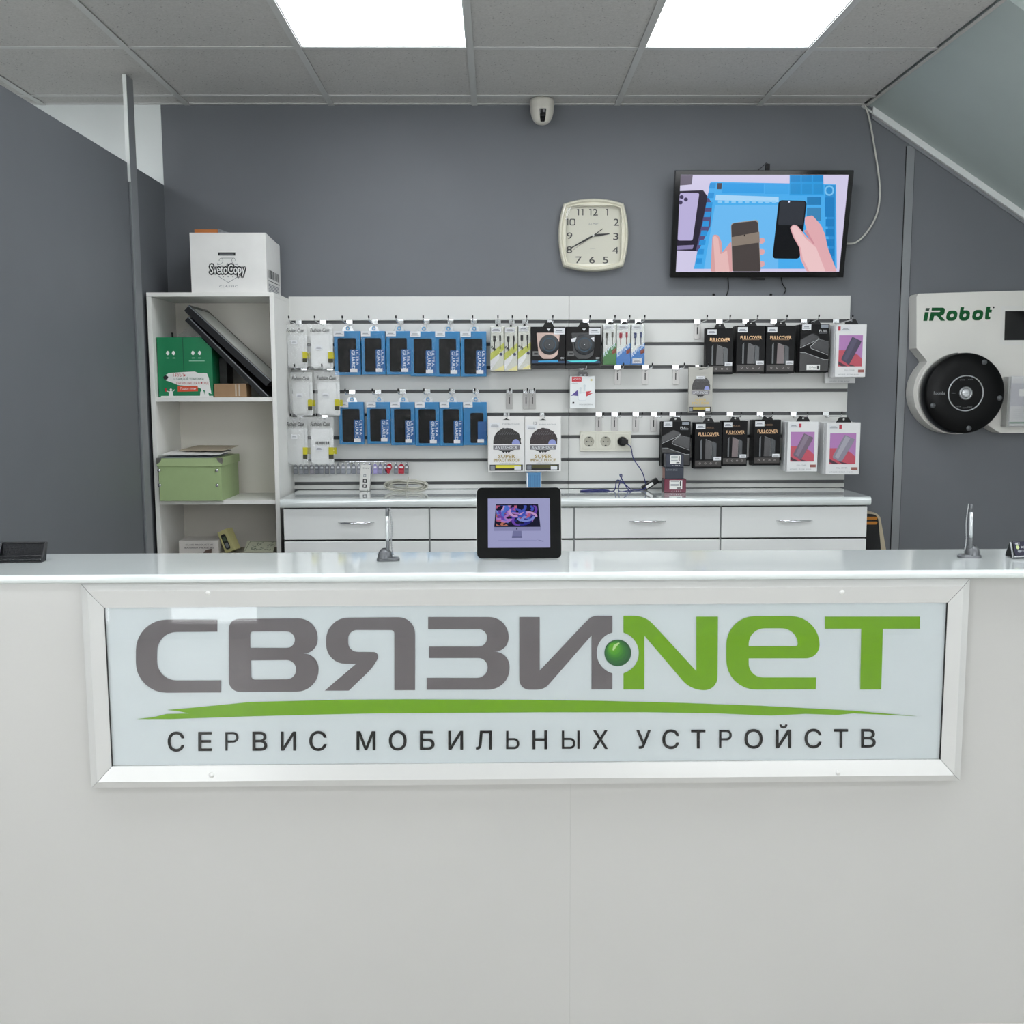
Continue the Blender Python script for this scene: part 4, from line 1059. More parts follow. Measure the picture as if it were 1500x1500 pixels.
line = mat('thin_grey_print', '#7c8283', .5)
m.line([(285, 715), (290, 680), (320, 655), (590, 655), (615, 690), (612, 715), (540, 715), (538, 690), (560, 660)], 9, yf, line, fn=fq).line([(285, 715), (360, 715), (362, 690), (340, 660)], 9, yf, line, fn=fq)
m.line([(250, 755), (255, 790), (330, 770), (360, 730)], 9, yf, line, fn=fq).line([(660, 755), (655, 790), (575, 770), (540, 730)], 9, yf, line, fn=fq)
m.flat([(425, 800), (450, 750), (480, 800)], yf, line, fn=fq)
m.line([(262, 1015), (470, 1142), (650, 1035)], 9, yf, line, fn=fq)
for x in (370, 465, 560): m.flat([(x-14, 1020), (x+14, 1020), (x, 1045)], yf, line, fn=fq)
m.build('emblem', pb)
m = MB(); m.text('SvetoCopy', 106, 806, 1025, 782, yf-.0004, ink, off=.23, fn=fq, res=3).text('SvetoCopy', 106, 806, 1025, 782, yf-.0010, paper, off=.022, fn=fq, res=3)
m.build('lettering', pb); m = MB()
m.text('CLASSIC', 290, 655, 1240, 1200, yf-.0004, greyink, fn=fq, space=1.25)
m.build('lettering', pb)
m = MB(); X_ = xb+.0006
def sideq(y, z): return (X_, YB+y, z0+z)
def srect(y0_, y1_, za, zb_, mm): m.add([sideq(y0_, za), sideq(y1_, za), sideq(y1_, zb_), sideq(y0_, zb_)], [(0, 1, 2, 3)], mm)
rb = random.Random(8); y_ = .02
while y_ < .23:
    d = rb.uniform(.004, .02); srect(y_, y_+d, .062, .095, ink); y_ += d+rb.uniform(.004, .014)
srect(.03, .24, .050, .053, ink)
for k in range(6): srect(.03, .22, .006+.006*k, .009+.006*k, greyink)
m.build('side_print', pb)
MB().box(at(285, 340, 4.33).x, at(318, 340, 4.33).x, 4.33, 4.345, z0+.006, at(300, 336, 4.33).z, mat('orange_card', '#c9793c', .5)).build('orange_folder')
tag(bpy.data.objects['orange_folder'], 'orange card folder sticking out of the white paper carton', 'folder')
m = MB(); q = at(321, 336, 4.36)
m.hexa([(q.x-.004, 4.36, z0+.006), (q.x+.085, 4.36, z0+.006), (q.x+.085, 4.375, z0+.006), (q.x-.004, 4.375, z0+.006)], [(q.x-.004, 4.36, q.z+.003), (q.x+.085, 4.36, q.z-.03), (q.x+.085, 4.375, q.z-.03), (q.x-.004, 4.375, q.z+.003)], mat('silver_grey_plastic', '#8e9296', .35, noise=.2, nscale=70))
tag(m.build('grey_device', base=(q.x, 4.36, z0+.006)), 'silver grey slanted object sticking out of the white paper carton', 'device')

# first shelf: green gift carton, folder, frames, brown box, crumpled bag
s1 = SH[0]+.0005
YG = 4.262
gq0 = at(229, 494, YG); gq1 = at(312, 580, YG)
gx0, gx1, gz1 = at(231, 540, YG).x, at(311, 540, YG).x, gq0.z
gb = thing('green_carton', 'green printed carton with charity banner on the upper shelf', 'box', ((gx0+gx1)/2, YG+.1, s1))
green = mat('green_card', '#0b7a4d', .4, noise=.02, nscale=20)
pB0_, pB1_ = [(lambda q: Vector((q.x, q.z)))(at(210+x/7.5, 440+y/7.5, 4.262)) for x, y in ((505, 180), (1362, 1030))]
dB = (pB1_-pB0_).normalized(); nB = Vector((dB.y, -dB.x))
if nB.y > 0: nB = -nB
qB = pB0_+nB*.026                          # underside of the leaning frame: the carton's corner is crushed by it
under = lambda x: qB.y+(x-qB.x)*dB.y/dB.x
xc_ = qB.x+(gz1-qB.y)*dB.x/dB.y
MB().flat([(gx0, s1), (gx1, s1), (gx1, under(gx1)), (xc_, gz1), (gx0, gz1)], YG, green, .17).build('carton', gb, bevel=.001)
fg = lambda u, v, yy: (gx0+(gx1-gx0)*u, yy, gz1-(gz1-s1)*v)
m = MB(); yy = YG-.0006
G = lambda x, y: ((x-135)/(765-135), (y-408)/(1065-408))
gl = lambda L: [G(*p) for p in L]
m.flat(gl([(432, 408), (440, 408), (440, 780), (432, 780)]), yy, mat('green_crease', '#07583a', .5), fn=fg)
for cx_ in (258, 325, 548, 625): m.flat([(G(cx_, 580)[0]+.03*math.cos(a_*.5)*(.8 if a_ % 3 else 1.1), G(cx_, 580)[1]+.036*math.sin(a_*.5)) for a_ in range(12)], yy, paper, fn=fg)
for cx_ in (258, 328, 550, 622): m.flat(gl([(cx_-16, 630), (cx_+16, 630), (cx_+16, 640), (cx_-16, 640)]), yy, mat('pale_green_print', '#8fc4ab', .5), fn=fg)
m.flat(gl([(500, 662), (680, 662), (680, 672), (500, 672)]), yy, MATS['pale_green_print'], fn=fg)
m.flat(gl([(225, 820), (260, 800), (400, 790), (560, 782), (600, 800), (700, 800), (720, 850), (745, 1030), (600, 960), (360, 930), (300, 905), (225, 880)]), yy, paper, fn=fg)
m.flat(gl([(160, 1050), (765, 1050), (765, 1064), (160, 1064)]), yy, paper, fn=fg)
m.flat(gl([(195, 840), (225, 820), (255, 840), (240, 870), (205, 870)]), yy-.0002, ink, fn=fg)
m.build('print', gb)
m = MB(); red = mat('banner_red', '#c22f33', .5); dgr = mat('banner_green', '#0a5c3c', .5)
def gt(s, x0, x1, ya, yb, mm): q0, q1 = G(x0, yb), G(x1, ya); m.text(s, q0[0], q1[0], q0[1], q1[1], yy-.0006, mm, off=.006, fn=fg)
gt('1 РУБЛЬ', 315, 455, 800, 838, red); gt('С КАЖДОЙ УПАКОВКИ', 318, 660, 842, 880, dgr); gt('ПЕРЕЧИСЛЯЕТСЯ В ФОНД', 330, 715, 893, 928, red)
m.flat(gl([(358, 945), (590, 940), (590, 1000), (358, 1005)]), yy-.0004, mat('banner_orange', '#d4502f', .5), fn=fg)
gt('Подари жизнь', 390, 570, 955, 988, paper)
m.build('banner', gb)
m = MB()
for cx_ in (278, 640, 690):
    m.flat(gl([(cx_-28, 1050), (cx_-22, 1005), (cx_-12, 995), (cx_+10, 995), (cx_+18, 1005), (cx_+26, 1050)]), yy-.0003, paper, fn=fg)
    m.flat([(G(cx_, 983)[0]+.022*math.cos(a_*.52), G(cx_, 983)[1]+.021*math.sin(a_*.52)) for a_ in range(12)], yy-.0003, paper, fn=fg)
m.line(gl([(225, 995), (262, 1008)]), .012, yy-.0003, paper, fn=fg).line(gl([(295, 1005), (322, 982)]), .012, yy-.0003, paper, fn=fg)
m.flat(gl([(205, 970), (225, 965), (230, 1000), (212, 1005)]), yy-.0003, red, fn=fg)
m.build('children_figures', gb)
fx = at(222, 500, 4.30)
tag(MB().box(BX0+T+.004, at(248, 488, 4.47).x, 4.470, 4.485, s1, at(235, 487, 4.47).z, black).build('black_folder', base=(fx.x, 4.47, s1), bevel=.002), 'black folder standing behind the green carton', 'folder')
# crumpled clear bag behind the carton
m = MB(); rb = random.Random(11); nx, nz = 10, 6; vs = []
c0 = at(253, 492, 4.40); c1 = at(286, 476, 4.40)
for j in range(nz+1):
    for i in range(nx+1):
        u, v = i/nx, j/nz
        vs.append((c0.x+(c1.x-c0.x)*u, 4.478-.025*math.sin(math.pi*u)*math.sin(math.pi*v)+rb.uniform(-.006, .006), s1+(c1.z+.01-s1)*v*(1-.25*abs(u-.6))+rb.uniform(-.003, .003)*(v > 0)))
m.add(vs, [(j*(nx+1)+i, j*(nx+1)+i+1, (j+1)*(nx+1)+i+1, (j+1)*(nx+1)+i) for j in range(nz) for i in range(nx)], crinkle, True)
tag(m.build('plastic_bag', base=(c0.x, 4.46, s1)), 'crumpled clear plastic bag behind the green carton', 'bag')
# dark box and brown carton
tag(MB().box(gx1+.002, at(333, 560, 4.36).x, 4.36, 4.46, s1, at(330, 525, 4.36).z, mat('charcoal_card', '#1d1f1c', .5, noise=.4, nscale=50)).build('dark_box', base=(at(325, 560, 4.36).x, 4.41, s1), bevel=.001), 'dark mottled box right of the green carton under the leaning frames', 'box')
bx0, bx1 = at(313.5, 570, 4.262).x, at(361, 570, 4.262).x
br = thing('brown_carton', 'flat brown cardboard box under the leaning frames', 'box', ((bx0+bx1)/2, 4.30, s1))
zt = at(345, 562, 4.262).z
MB().box(bx0, bx1, 4.262, 4.345, s1, zt, mat('kraft_card', '#9a7b5b', .6, noise=.06, nscale=25)).build('carton', br, bevel=.001)
m = MB(); tp = mat('clear_tape', '#bfb3a0', .2)
for px in (345.5, 350.5): x = at(px, 570, 4.262).x; m.flat([(x-.003, s1+.004), (x+.003, s1+.004), (x+.003, zt-.003), (x-.003, zt-.003)], 4.2612, tp)
m.build('tape', br)
# three dark frames leaning from upper left down to the right wall
def frame_obj(p0, p1, depth, th, y0, label, glass):
    """slab whose face runs from p0 (upper left) down to p1 (lower right), th thick below that edge"""
    d = Vector((p1[0]-p0[0], 0, p1[1]-p0[1])); L = d.length; ang = math.atan2(-(p1[1]-p0[1]), p1[0]-p0[0])
    t = thing('picture_frame', label, 'picture frame', (p0[0], y0, p0[1]), (0, ang, 0), 'dark frames leaning in the bookcase', local=True)
    fm = mat('dark_frame_moulding', '#16171a', .4, spec=.3); ed = mat('frame_silver_edge', '#7c8084', .35, metal=.5)
    m = MB(); m.box(0, L, 0, depth, -th, -.002, fm); m.build('moulding', t, bevel=.001)
    m = MB(); m.box(0, L, -.001, .001, -.004, -.0002, ed); m.build('edge_strip', t)
    if glass:
        m = MB(); m.box(.0, L, .0015, .014, -.002, .001, blackg).box(0, L, depth-.010, depth, -.002, .001, blackg).box(0, .014, .014, depth-.010, -.002, .001, blackg); m.build('border', t)
        MB().box(.015, L, .0145, depth-.0105, -.002, -.0004, mat('pale_reflection_glass', '#d3d9d5', .12, metal=.15)).build('glass', t)  # pale base colour stands in for a bright reflection in the glass
    return t
yF = 4.262
def fp(x, y, Y=yF): q = at(210+x/7.5, 440+y/7.5, Y); return (q.x, q.z)
pA0, pA1 = fp(510, 55), fp(1375, 850)
pB0, pB1 = fp(505, 180), fp(1362, 1030)
lim = BX1-T-.008
def clipx(p0, p1, xm):
    t = (xm-p0[0])/(p1[0]-p0[0]); return (xm, p0[1]+(p1[1]-p0[1])*t)
frame_obj(pA0, clipx(pA0, pA1, lim), .265, .030, yF-.012, 'topmost leaning dark frame with a glass front', True)
frame_obj(pB0, clipx(pB0, pB1, lim-.012), .26, .022, yF-.010, 'lower leaning dark frame with silver edge, under the glass one', False)

# second shelf: lime storage box with papers
s2 = SH[1]+.0008
LYB = 4.205
lx0, lx1 = max(at(229, 720, LYB).x, BX0+T+.0075), at(325, 720, LYB).x
lz1 = at(280, 683, LYB).z; lzt = at(280, 671, LYB).z
lime = mat('lime_card', '#a3b985', .5, noise=.02, nscale=30)
DR = .28
rotz = 0
lb = thing('storage_box', 'pale green lidded storage box with metal corners on the middle shelf', 'box', ((lx0+lx1)/2, 4.34, s2))
skew = .006
MB().box(lx0, lx1, LYB, LYB+DR, s2, lz1+.01, lime).build('body', lb, bevel=.001)
MB().box(lx0-.005, lx1+.005, LYB-.005, LYB+DR+.005, lz1, lzt, mat('lime_lid_card', '#acc08d', .5, noise=.02, nscale=30)).build('lid', lb, bevel=.001)
corner = mat('nickel_corner', '#8d8a84', .3, metal=.9)
for sx_ in (0, 1):
    x = lx0-.006 if sx_ == 0 else lx1+.006; s = 1 if sx_ == 0 else -1
    m = MB(); zc_ = lzt+.001; yc = LYB-.006
    m.flat(rounded([(x, zc_), (x+s*.022, zc_, .003), (x+s*.016, zc_-.016, .006), (x, zc_-.026, .003)], 3), yc, corner, .0006)
    m.add([(x, yc, zc_), (x, yc+.022, zc_), (x, yc+.016, zc_-.016), (x, yc, zc_-.026)], [(0, 1, 2, 3)], corner)
    m.add([(x, yc, zc_), (x+s*.022, yc, zc_), (x, yc+.022, zc_)], [(0, 1, 2)], corner)
    m.build('metal_corner', lb)
for px, py in ((233, 689), (317.5, 689), (233.8, 711), (318, 711)):
    q = at(px, py, LYB)
    MB().lathe([(.0075, 0), (.0065, -.003), (.003, -.0048), (.0002, -.005)], (q.x, LYB-.0003, q.z), chrome, 'y', 18).build('stud', lb)
# papers on the lid
zl = lzt+.0015
def sheet(pts, z, tilt, m_, name, label, group=None, th=.0018):
    lo = [(x, y, z+tilt*i_) for i_, (x, y) in zip((0, 0, 1, 1), pts)]
    hi = [(p[0], p[1], p[2]+th) for p in lo]
    return tag(MB().hexa(lo, hi, m_).build(name, base=lo[0]), label, 'paper', group)
xl = lx0+.035
pg = 'papers lying on the storage box'
sheet([(lx0+.005, 4.21), (lx1-.03, 4.207), (lx1-.02, 4.40), (lx0+.03, 4.42)], zl, .004, mat('paper_bluegrey', '#8f94a6', .6), 'paper_sheet', 'bluish plastic sleeve lying lowest on the green storage box', pg)
sheet([(lx0+.0, 4.215), (lx1-.01, 4.212), (lx1+.0, 4.38), (lx0+.01, 4.42)], zl+.0095, .010, paper, 'paper_sheet', 'white paper sheet spread on top of the green storage box', pg)
sheet([(lx0+.055, 4.30), (lx1-.005, 4.27), (lx1+.02, 4.42), (lx0+.09, 4.45)], zl+.0235, .012, mat('kraft_envelope', '#b3a793', .6), 'envelope', 'beige envelope lying topmost on the green storage box', pg)
# third shelf: white label box, phone box, cactus card
s3 = SH[2]+.0008
wx0, wx1 = at(262, 800, 4.29).x, at(320, 800, 4.29).x
wz = at(290, 792, 4.29).z
wbx = thing('label_box', 'white printed box low in the bookcase, left of the tilted phone box', 'box', ((wx0+wx1)/2, 4.35, s3))
MB().box(wx0, wx1, 4.29, 4.42, s3, wz, mat('dull_white_card', '#cfcac4', .5)).build('carton', wbx, bevel=.001)
m = MB().text('GLASS PRODUCT VS', wx0+.028, wx1-.022, wz-.020, wz-.014, 4.2893, ink).text('BANNER MEASURE', wx0+.024, wx1-.018, wz-.033, wz-.027, 4.2893, ink)
m.build('lettering', wbx)
q = at(341, 800, 4.33)
dbz = at(340, 808, 4.31).z
tag(MB().box(wx1+.003, BX1-T-.008, 4.262, 4.46, s3, dbz-.004, mat('shaded_kraft', '#8d8878', .6)).build('parcel', base=(q.x, 4.36, s3), bevel=.001), 'pale low parcel under the tilted phone box', 'box')
ph = thing('phone_box', 'small cream phone box tilted among low boxes in the bookcase', 'box', (at(337, 808, 4.30).x, 4.30, dbz-.003), (0, R(-24), R(-20)), local=True)
MB().box(-.022, .026, 0, .045, 0.004, .098, mat('cream_box_card', '#c3bd86', .45)).build('carton', ph, bevel=.001)
MB().flat(rounded([(-.012, .018, .008), (.012, .014, .008), (.012, .082, .008), (-.012, .082, .008)], 5), -.0006, ink, .0003).flat(rounded([(-.007, .052, .002), (.008, .052, .002), (.008, .072, .002), (-.007, .072, .002)], 3), -.001, mat('dim_green_screen', '#4e5d49', .4)).flat(rounded([(-.007, .022, .002), (.008, .022, .002), (.008, .044, .002), (-.007, .044, .002)], 3), -.001, mat('keypad_grey', '#7d8082', .4)).build('print', ph)
cq = at(385, 800, 4.31)
cd = thing('printed_card', 'cream card with dark leafy drawing leaning low in the bookcase', 'card', (cq.x, 4.31, dbz-.003), (R(-50), 0, R(-8)), local=True)
MB().box(-.085, .042, 0, .0015, 0, .062, mat('cream_card', '#c5c6b0', .55)).build('card', cd)
m = MB(); rb = random.Random(4)
for k in range(34):
    x, z = rb.uniform(-.060, .030), rb.uniform(.008, .050); m.line([(x, z), (x+rb.uniform(.006, .014), z+rb.uniform(-.005, .010))], .0018, -.0006, mat('leaf_ink', '#2f4638', .5))
m.line([(-.080, .003), (-.070, .058), (.040, .058)], .0016, -.0006, MATS['leaf_ink'])
m.build('drawing', cd)
q = at(303, 806, 4.27)
tag(MB().hexa([(q.x-.03, 4.265, dbz-.02), (q.x+.02, 4.265, dbz-.02), (q.x+.02, 4.28, dbz-.02), (q.x-.03, 4.28, dbz-.02)], [(q.x-.006, 4.265, dbz+.012), (q.x+.018, 4.265, dbz+.018), (q.x+.018, 4.28, dbz+.018), (q.x-.006, 4.28, dbz+.012)], mat('brown_leather', '#5a4a42', .5)).build('brown_case', base=(q.x, 4.27, dbz-.02)), 'brown pointed case in front of the white printed box', 'case')

# ================================================================== CLOCK
CY = BACK-.001
k0, k1, kt, kb = at(818.5, 343, CY-.04), at(921, 343, CY-.04), at(869, 290, CY-.04), at(869, 397, CY-.04)
kx, kz = (k0.x+k1.x)/2, (kt.z+kb.z)/2; kw, kh = (k1.x-k0.x)/2, (kt.z-kb.z)/2
ck = thing('wall_clock', 'cream square wall clock with bowed sides left of the television', 'clock', (kx, CY, kz))
def bowed(s, n=10):
    """square with bulging sides and small round corners"""
    out = []; c = .86
    cs = [(-c, -c), (c, -c), (c, c), (-c, c)]
    for i in range(4):
        a_, b_2 = cs[i], cs[(i+1) % 4]
        for k in range(n):
            t = k/n; x = a_[0]+(b_2[0]-a_[0])*t; z = a_[1]+(b_2[1]-a_[1])*t
            e = 4*t*(1-t)*(1-c); d = (0, -1) if i == 0 else (1, 0) if i == 1 else (0, 1) if i == 2 else (-1, 0)
            out.append((kx+(x+d[0]*e)*kw*s, kz+(z+d[1]*e)*kh*s))
    return out
ivory = mat('ivory_plastic', '#dcd8c6', .25, coat=.3)
loops = [(bowed(1.0), CY), (bowed(1.0), CY-.028), (bowed(.965), CY-.040), (bowed(.93), CY-.042), (bowed(.89), CY-.034), (bowed(.87), CY-.036)]
def sq(s, n=10):
    out = []; cs = [(-s, -s), (s, -s), (s, s), (-s, s)]
    for i in range(4):
        for k in range(n): t = k/n; out.append((kx+(cs[i][0]+(cs[(i+1) % 4][0]-cs[i][0])*t)*kw, kz+(cs[i][1]+(cs[(i+1) % 4][1]-cs[i][1])*t)*kh))
    return out
loops += [(sq(.80), CY-.034), (sq(.80), CY-.014)]
m = MB(); N = 40; vs = [(x, yy, z) for lp, yy in loops for x, z in lp]
m.add(vs, [(i*N+k, i*N+(k+1) % N, (i+1)*N+(k+1) % N, (i+1)*N+k) for i in range(len(loops)-1) for k in range(N)], ivory)
m.build('case', ck)
face = mat('clock_face', '#cfcdbf', .5)
MB().flat(sq(.80), CY-.015, face).build('face', ck)
fc = lambda x, y, yy: (kx+(x-745)/590*kw, yy, kz-(y-735)/610*kh)
m = MB(); num = mat('numeral_ink', '#3a3a3a', .5)
for s, x0, x1, ya, yb in (('12', 675, 820, 290, 400), ('1', 955, 1000, 290, 400), ('2', 1090, 1180, 455, 570), ('3', 1085, 1175, 695, 808), ('4', 1070, 1175, 930, 1040), ('5', 910, 1005, 1095, 1203), ('6', 680, 775, 1093, 1203), ('7', 450, 550, 1090, 1200), ('8', 290, 390, 918, 1030), ('9', 298, 390, 685, 795), ('10', 285, 440, 455, 565), ('11', 465, 580, 290, 398)):
    def one(a_, b_): m.flat([(a_, ya+2), (b_, ya), (b_, yb), (b_-17, yb), (b_-17, ya+15), (a_, ya+15)], CY-.0156, num, fn=fc)
    if s == '11': one(x0+4, x0+38); one(x1-38, x1-4)
    elif s == '1': one(x0, x0+38)
    elif s == '12': one(x0, x0+36); m.text('2', x0+62, x1, yb, ya, CY-.0156, num, off=.022, fn=fc, res=3)
    elif s == '10':
        one(x0, x0+38); m.flat([rounded([(x0+58, ya, 26), (x1, ya, 26), (x1, yb, 26), (x0+58, yb, 26)], 4), rounded([(x0+75, ya+15, 14), (x1-17, ya+15, 14), (x1-17, yb-15, 14), (x0+75, yb-15, 14)], 4)], CY-.0156, num, fn=fc)
    else: m.text(s, x0, x1, yb, ya, CY-.0156, num, off=.022, fn=fc, res=3)
m.text('La Mer', 670, 825, 555, 520, CY-.0156, greyink, fn=fc, shear=.2).text('QUARTZ', 690, 780, 965, 950, CY-.0156, greyink, fn=fc)
m.build('numerals', ck)
def hand(x, y, w0, w1, yy, name, tail=0):
    d = Vector((x-745, y-738)); L = d.length; d /= L; n_ = Vector((-d.y, d.x)); c = Vector((745, 738))
    pts = [c-d*tail+n_*w0, c+d*L*.35+n_*w0*1.1, c+d*L+n_*w1, c+d*L-n_*w1, c+d*L*.35-n_*w0*1.1, c-d*tail-n_*w0]
    MB().flat([(p.x, p.y) for p in pts], yy, ink, .0006, fn=fc).build(name, ck)
hand(1020, 708, 18, 8, CY-.018, 'hour_hand', 10); hand(380, 940, 13, 8, CY-.0195, 'minute_hand', 10)
hand(395, 990, 2, 2, CY-.021, 'second_hand', 0)
MB().flat([(740, 735), (900, 620), (905, 632), (750, 745)], CY-.0208, ink, .0004, fn=fc).build('second_hand_tail', ck)
MB().lathe([(.0045, 0), (.0045, -.004), (.0003, -.0045)], (fc(745, 738, 0)[0], CY-.018, fc(745, 738, 0)[2]), paper, 'y', 14).build('hub', ck)
MB().flat(sq(.80), CY-.030, glassm).build('glass', ck)

# ================================================================== TELEVISION
TZ0, TZ1, TX0, TX1, TY0, TY1 = 1.918, 2.342, .7385, 1.4755, 4.50, 4.41
TW = TX1-TX0; TH = math.hypot(TZ1-TZ0, TY1-TY0); tilt = math.atan2(TY0-TY1, TZ1-TZ0)
tv = thing('television', 'black flat television tilted forward on the back wall, showing phone repair', 'television', ((TX0+TX1)/2, TY0, TZ0), (tilt, 0, 0), local=True)
m = MB(); m.box(-TW/2, TW/2, 0, .03, 0, TH, blackg).box(-TW*.3, TW*.3, .03, .045, TH*.1, TH*.6, black); m.build('casing', tv, bevel=.003)
SX0, SX1, SZ0, SZ1 = -TW/2+.022, TW/2-.020, .024, TH-.018
m = MB()
for a_ in ((-TW/2+.001, TW/2-.001, 0.001, SZ0), (-TW/2+.001, TW/2-.001, SZ1, TH-.001), (-TW/2+.001, SX0, SZ0, SZ1), (SX1, TW/2-.001, SZ0, SZ1)): m.box(a_[0], a_[1], -.005, 0, a_[2], a_[3], blackg)
m.build('bezel', tv)
def tvf(x, y, yy):
    # corners of the picture in the zoomed crop: (122,100) (1368,100) (1302,822) (92,825)
    v = (y-100)/724; l_ = 122-30*v; r_ = 1368-66*v; u = (x-l_)/(r_-l_)
    u = min(1, max(0, u)); v = min(1, max(0, v))
    return (SX0+(SX1-SX0)*u, yy, SZ1-(SZ1-SZ0)*v)
E_ = .95
sc = MB(); L0 = -.0006
def scr(hx, pts, layer, rad=None):
    if rad: pts = rounded([(p[0], p[1], rad) for p in pts], 4)
    sc.flat(pts, L0-.00035*layer, screen_mat('tv_'+hx[1:], hx, E_), fn=tvf)
sc.flat([(SX0, SZ0), (SX1, SZ0), (SX1, SZ1), (SX0, SZ1)], L0, screen_mat('tv_bg', '#d3cdea', E_))
scr('#49aef0', [(345, 150), (1275, 170), (1285, 800), (225, 800), (230, 780)], 1)
scr('#6cbcf5', [(380, 320), (850, 320), (850, 800), (300, 800)], 2)
scr('#2f9fe8', [(435, 160), (740, 165), (740, 235), (430, 235)], 2)
scr('#3ba5ea', [(745, 165), (925, 165), (925, 240), (745, 240)], 2)
scr('#a9d8fa', [(385, 245), (850, 262), (850, 300), (380, 285)], 3)
scr('#2b9bdf', [(930, 102), (1180, 102), (1185, 250), (930, 250)], 2)
for i in range(3):
    scr('#1f87cc', [(936+84*i, 105), (1010+84*i, 105), (1010+84*i, 150), (936+84*i, 150)], 3); scr('#2590d3', [(940+84*i, 168), (1012+84*i, 168), (1012+84*i, 240), (940+84*i, 240)], 3)
scr('#2d8fd2', [(1190, 175), (1270, 175), (1270, 800), (1240, 800)], 2)
scr('#1d7fc4', [(1192, 265), (1262, 265), (1262, 410), (1196, 410)], 3)
sc.flat([circle(1225, 215, 36, 16, 38), circle(1225, 215, 24, 14, 26)], L0-.0011, screen_mat('tv_7bc4f2', '#7bc4f2', E_), fn=tvf)
for i in range(5): scr('#1d7fc4', [(1200, 425+75*i), (1262, 425+75*i), (1262, 480+75*i), (1200, 480+75*i)], 3)
scr('#257fbb', [(1060, 260), (1165, 260), (1165, 320), (1060, 320)], 3); scr('#3b86b8', [(1060, 340), (1165, 340), (1165, 440), (1060, 440)], 3)
for i in range(9): scr('#2f95dc', [(340-12*i, 160+70*i), (385-12*i, 160+70*i), (380-12*i, 200+70*i), (332-12*i, 200+70*i)], 3)
for i in range(9):
    scr('#3a3432' if i == 0 and False else '#8ecdf8', [(400+50*i, 288), (432+50*i, 288), (432+50*i, 306), (400+50*i, 306)], 4)
scr('#4d4550', [(395, 160), (430, 160), (425, 205), (392, 205)], 4)
scr('#6a6274', [(122, 102), (213, 102), (205, 170), (118, 178)], 2)
scr('#2a2436', [(110, 218), (290, 212), (325, 260), (240, 665), (100, 660)], 2)
scr('#57507e', [(325, 260), (358, 310), (345, 480), (255, 670), (240, 665)], 2)
scr('#bcb3dd', [(118, 232), (262, 232), (215, 585), (104, 585)], 3, 14)
scr('#8a80ab', [(100, 625), (225, 618), (215, 650), (98, 655)], 3)
for cx_, cy_ in ((132, 262), (163, 280), (124, 302)): sc.flat(circle(cx_, cy_, 15, 12), L0-.0015, screen_mat('tv_40375a', '#40375a', E_), fn=tvf)
scr('#d9a3a4', [(360, 560), (372, 540), (405, 545), (430, 600), (433, 680), (500, 590), (515, 822), (350, 822)], 4, 12)
scr('#e8bcbb', [(366, 560), (380, 548), (405, 570), (420, 690), (470, 660), (490, 822), (385, 822)], 5, 8)
for y_ in (565, 650, 742): scr('#dfaaad', [(712, y_), (745, y_+2), (750, y_+28), (735, y_+45), (712, y_+45)], 4, 8)
scr('#a49d97', [(497, 455), (700, 428), (722, 822), (510, 822)], 5, 22)
scr('#4a4342', [(500, 470), (520, 455), (680, 438), (697, 450), (718, 822), (512, 822)], 6, 10)
scr('#8b7f74', [(502, 560), (708, 520), (711, 600), (504, 630)], 7)
sc.flat(circle(598, 548, 6, 10), L0-.0032, screen_mat('tv_1a1718', '#1a1718', E_), fn=tvf)
scr('#0f1116', [(850, 285), (1060, 290), (1008, 725), (805, 722)], 5, 26)
scr('#30343c', [(862, 292), (1048, 296), (1030, 470), (845, 470)], 6, 14)
sc.flat(circle(926, 297, 7, 10), L0-.003, screen_mat('tv_e8e8ff', '#e8e8ff', E_), fn=tvf)
scr('#e3adb3', [(1045, 410), (1100, 398), (1165, 470), (1195, 540), (1215, 640), (1285, 822), (1060, 822), (1015, 730), (1005, 640), (960, 560), (935, 490), (960, 465), (990, 475), (1060, 560), (1110, 600), (1075, 540), (1035, 510), (1060, 505), (1045, 460)], 7, 10)
scr('#efc8ca', [(945, 490), (962, 472), (988, 482), (1050, 570), (1130, 640), (1200, 822), (1080, 822), (1030, 720), (1015, 640), (970, 560)], 8, 8)
scr('#d0929c', [(1036, 512), (1060, 508), (1118, 612), (1105, 610)], 9)
sc.build('screen', tv)
m = MB(); m.box(-.025, .035, -.004, .004, -.010, -.001, black); m.build('sensor_bar', tv)
MB().box((TX0+TX1)/2-.12, (TX0+TX1)/2+.12, 4.531, BACK-.001, 2.02, 2.20, black).build('wall_bracket')
wbk = bpy.data.objects['wall_bracket']; tag(wbk, 'black wall bracket behind the television', 'bracket')
cl = thing('clip', 'small black clip with wire loop on top of the television', 'clip', (at(1124, 246, 4.43).x, 4.43, TZ1+.001))
q = BASE[cl]
MB().box(q[0]-.008, q[0]+.009, 4.42, 4.44, TZ1+.002, TZ1+.028, black).build('body', cl, bevel=.002)
MB().tube([(q[0]-.04, 4.43, TZ1+.003), (q[0]-.02, 4.43, TZ1+.018), (q[0]-.005, 4.43, TZ1+.034), (q[0]+.002, 4.43, TZ1+.028)], .0016, black, 6).build('wire', cl)
def wire(pts, r, m_, name, label, cat='cable'):
    tag(MB().tube(smooth(pts, 5), r, m_, 8).build(name, base=pts[0]), label, cat)
wire([at(1066, 404, 4.53), at(1067, 415, 4.54), at(1067, 424, 4.545), at(1064, 434, 4.545)], .0022, black, 'cable', 'short black cable hanging below the left part of the television')
wire([at(1144, 404, 4.53), at(1146, 415, 4.54), at(1151, 424, 4.545), at(1148, 431, 4.545)], .0022, black, 'cable', 'short black curved cable hanging below the right part of the television')
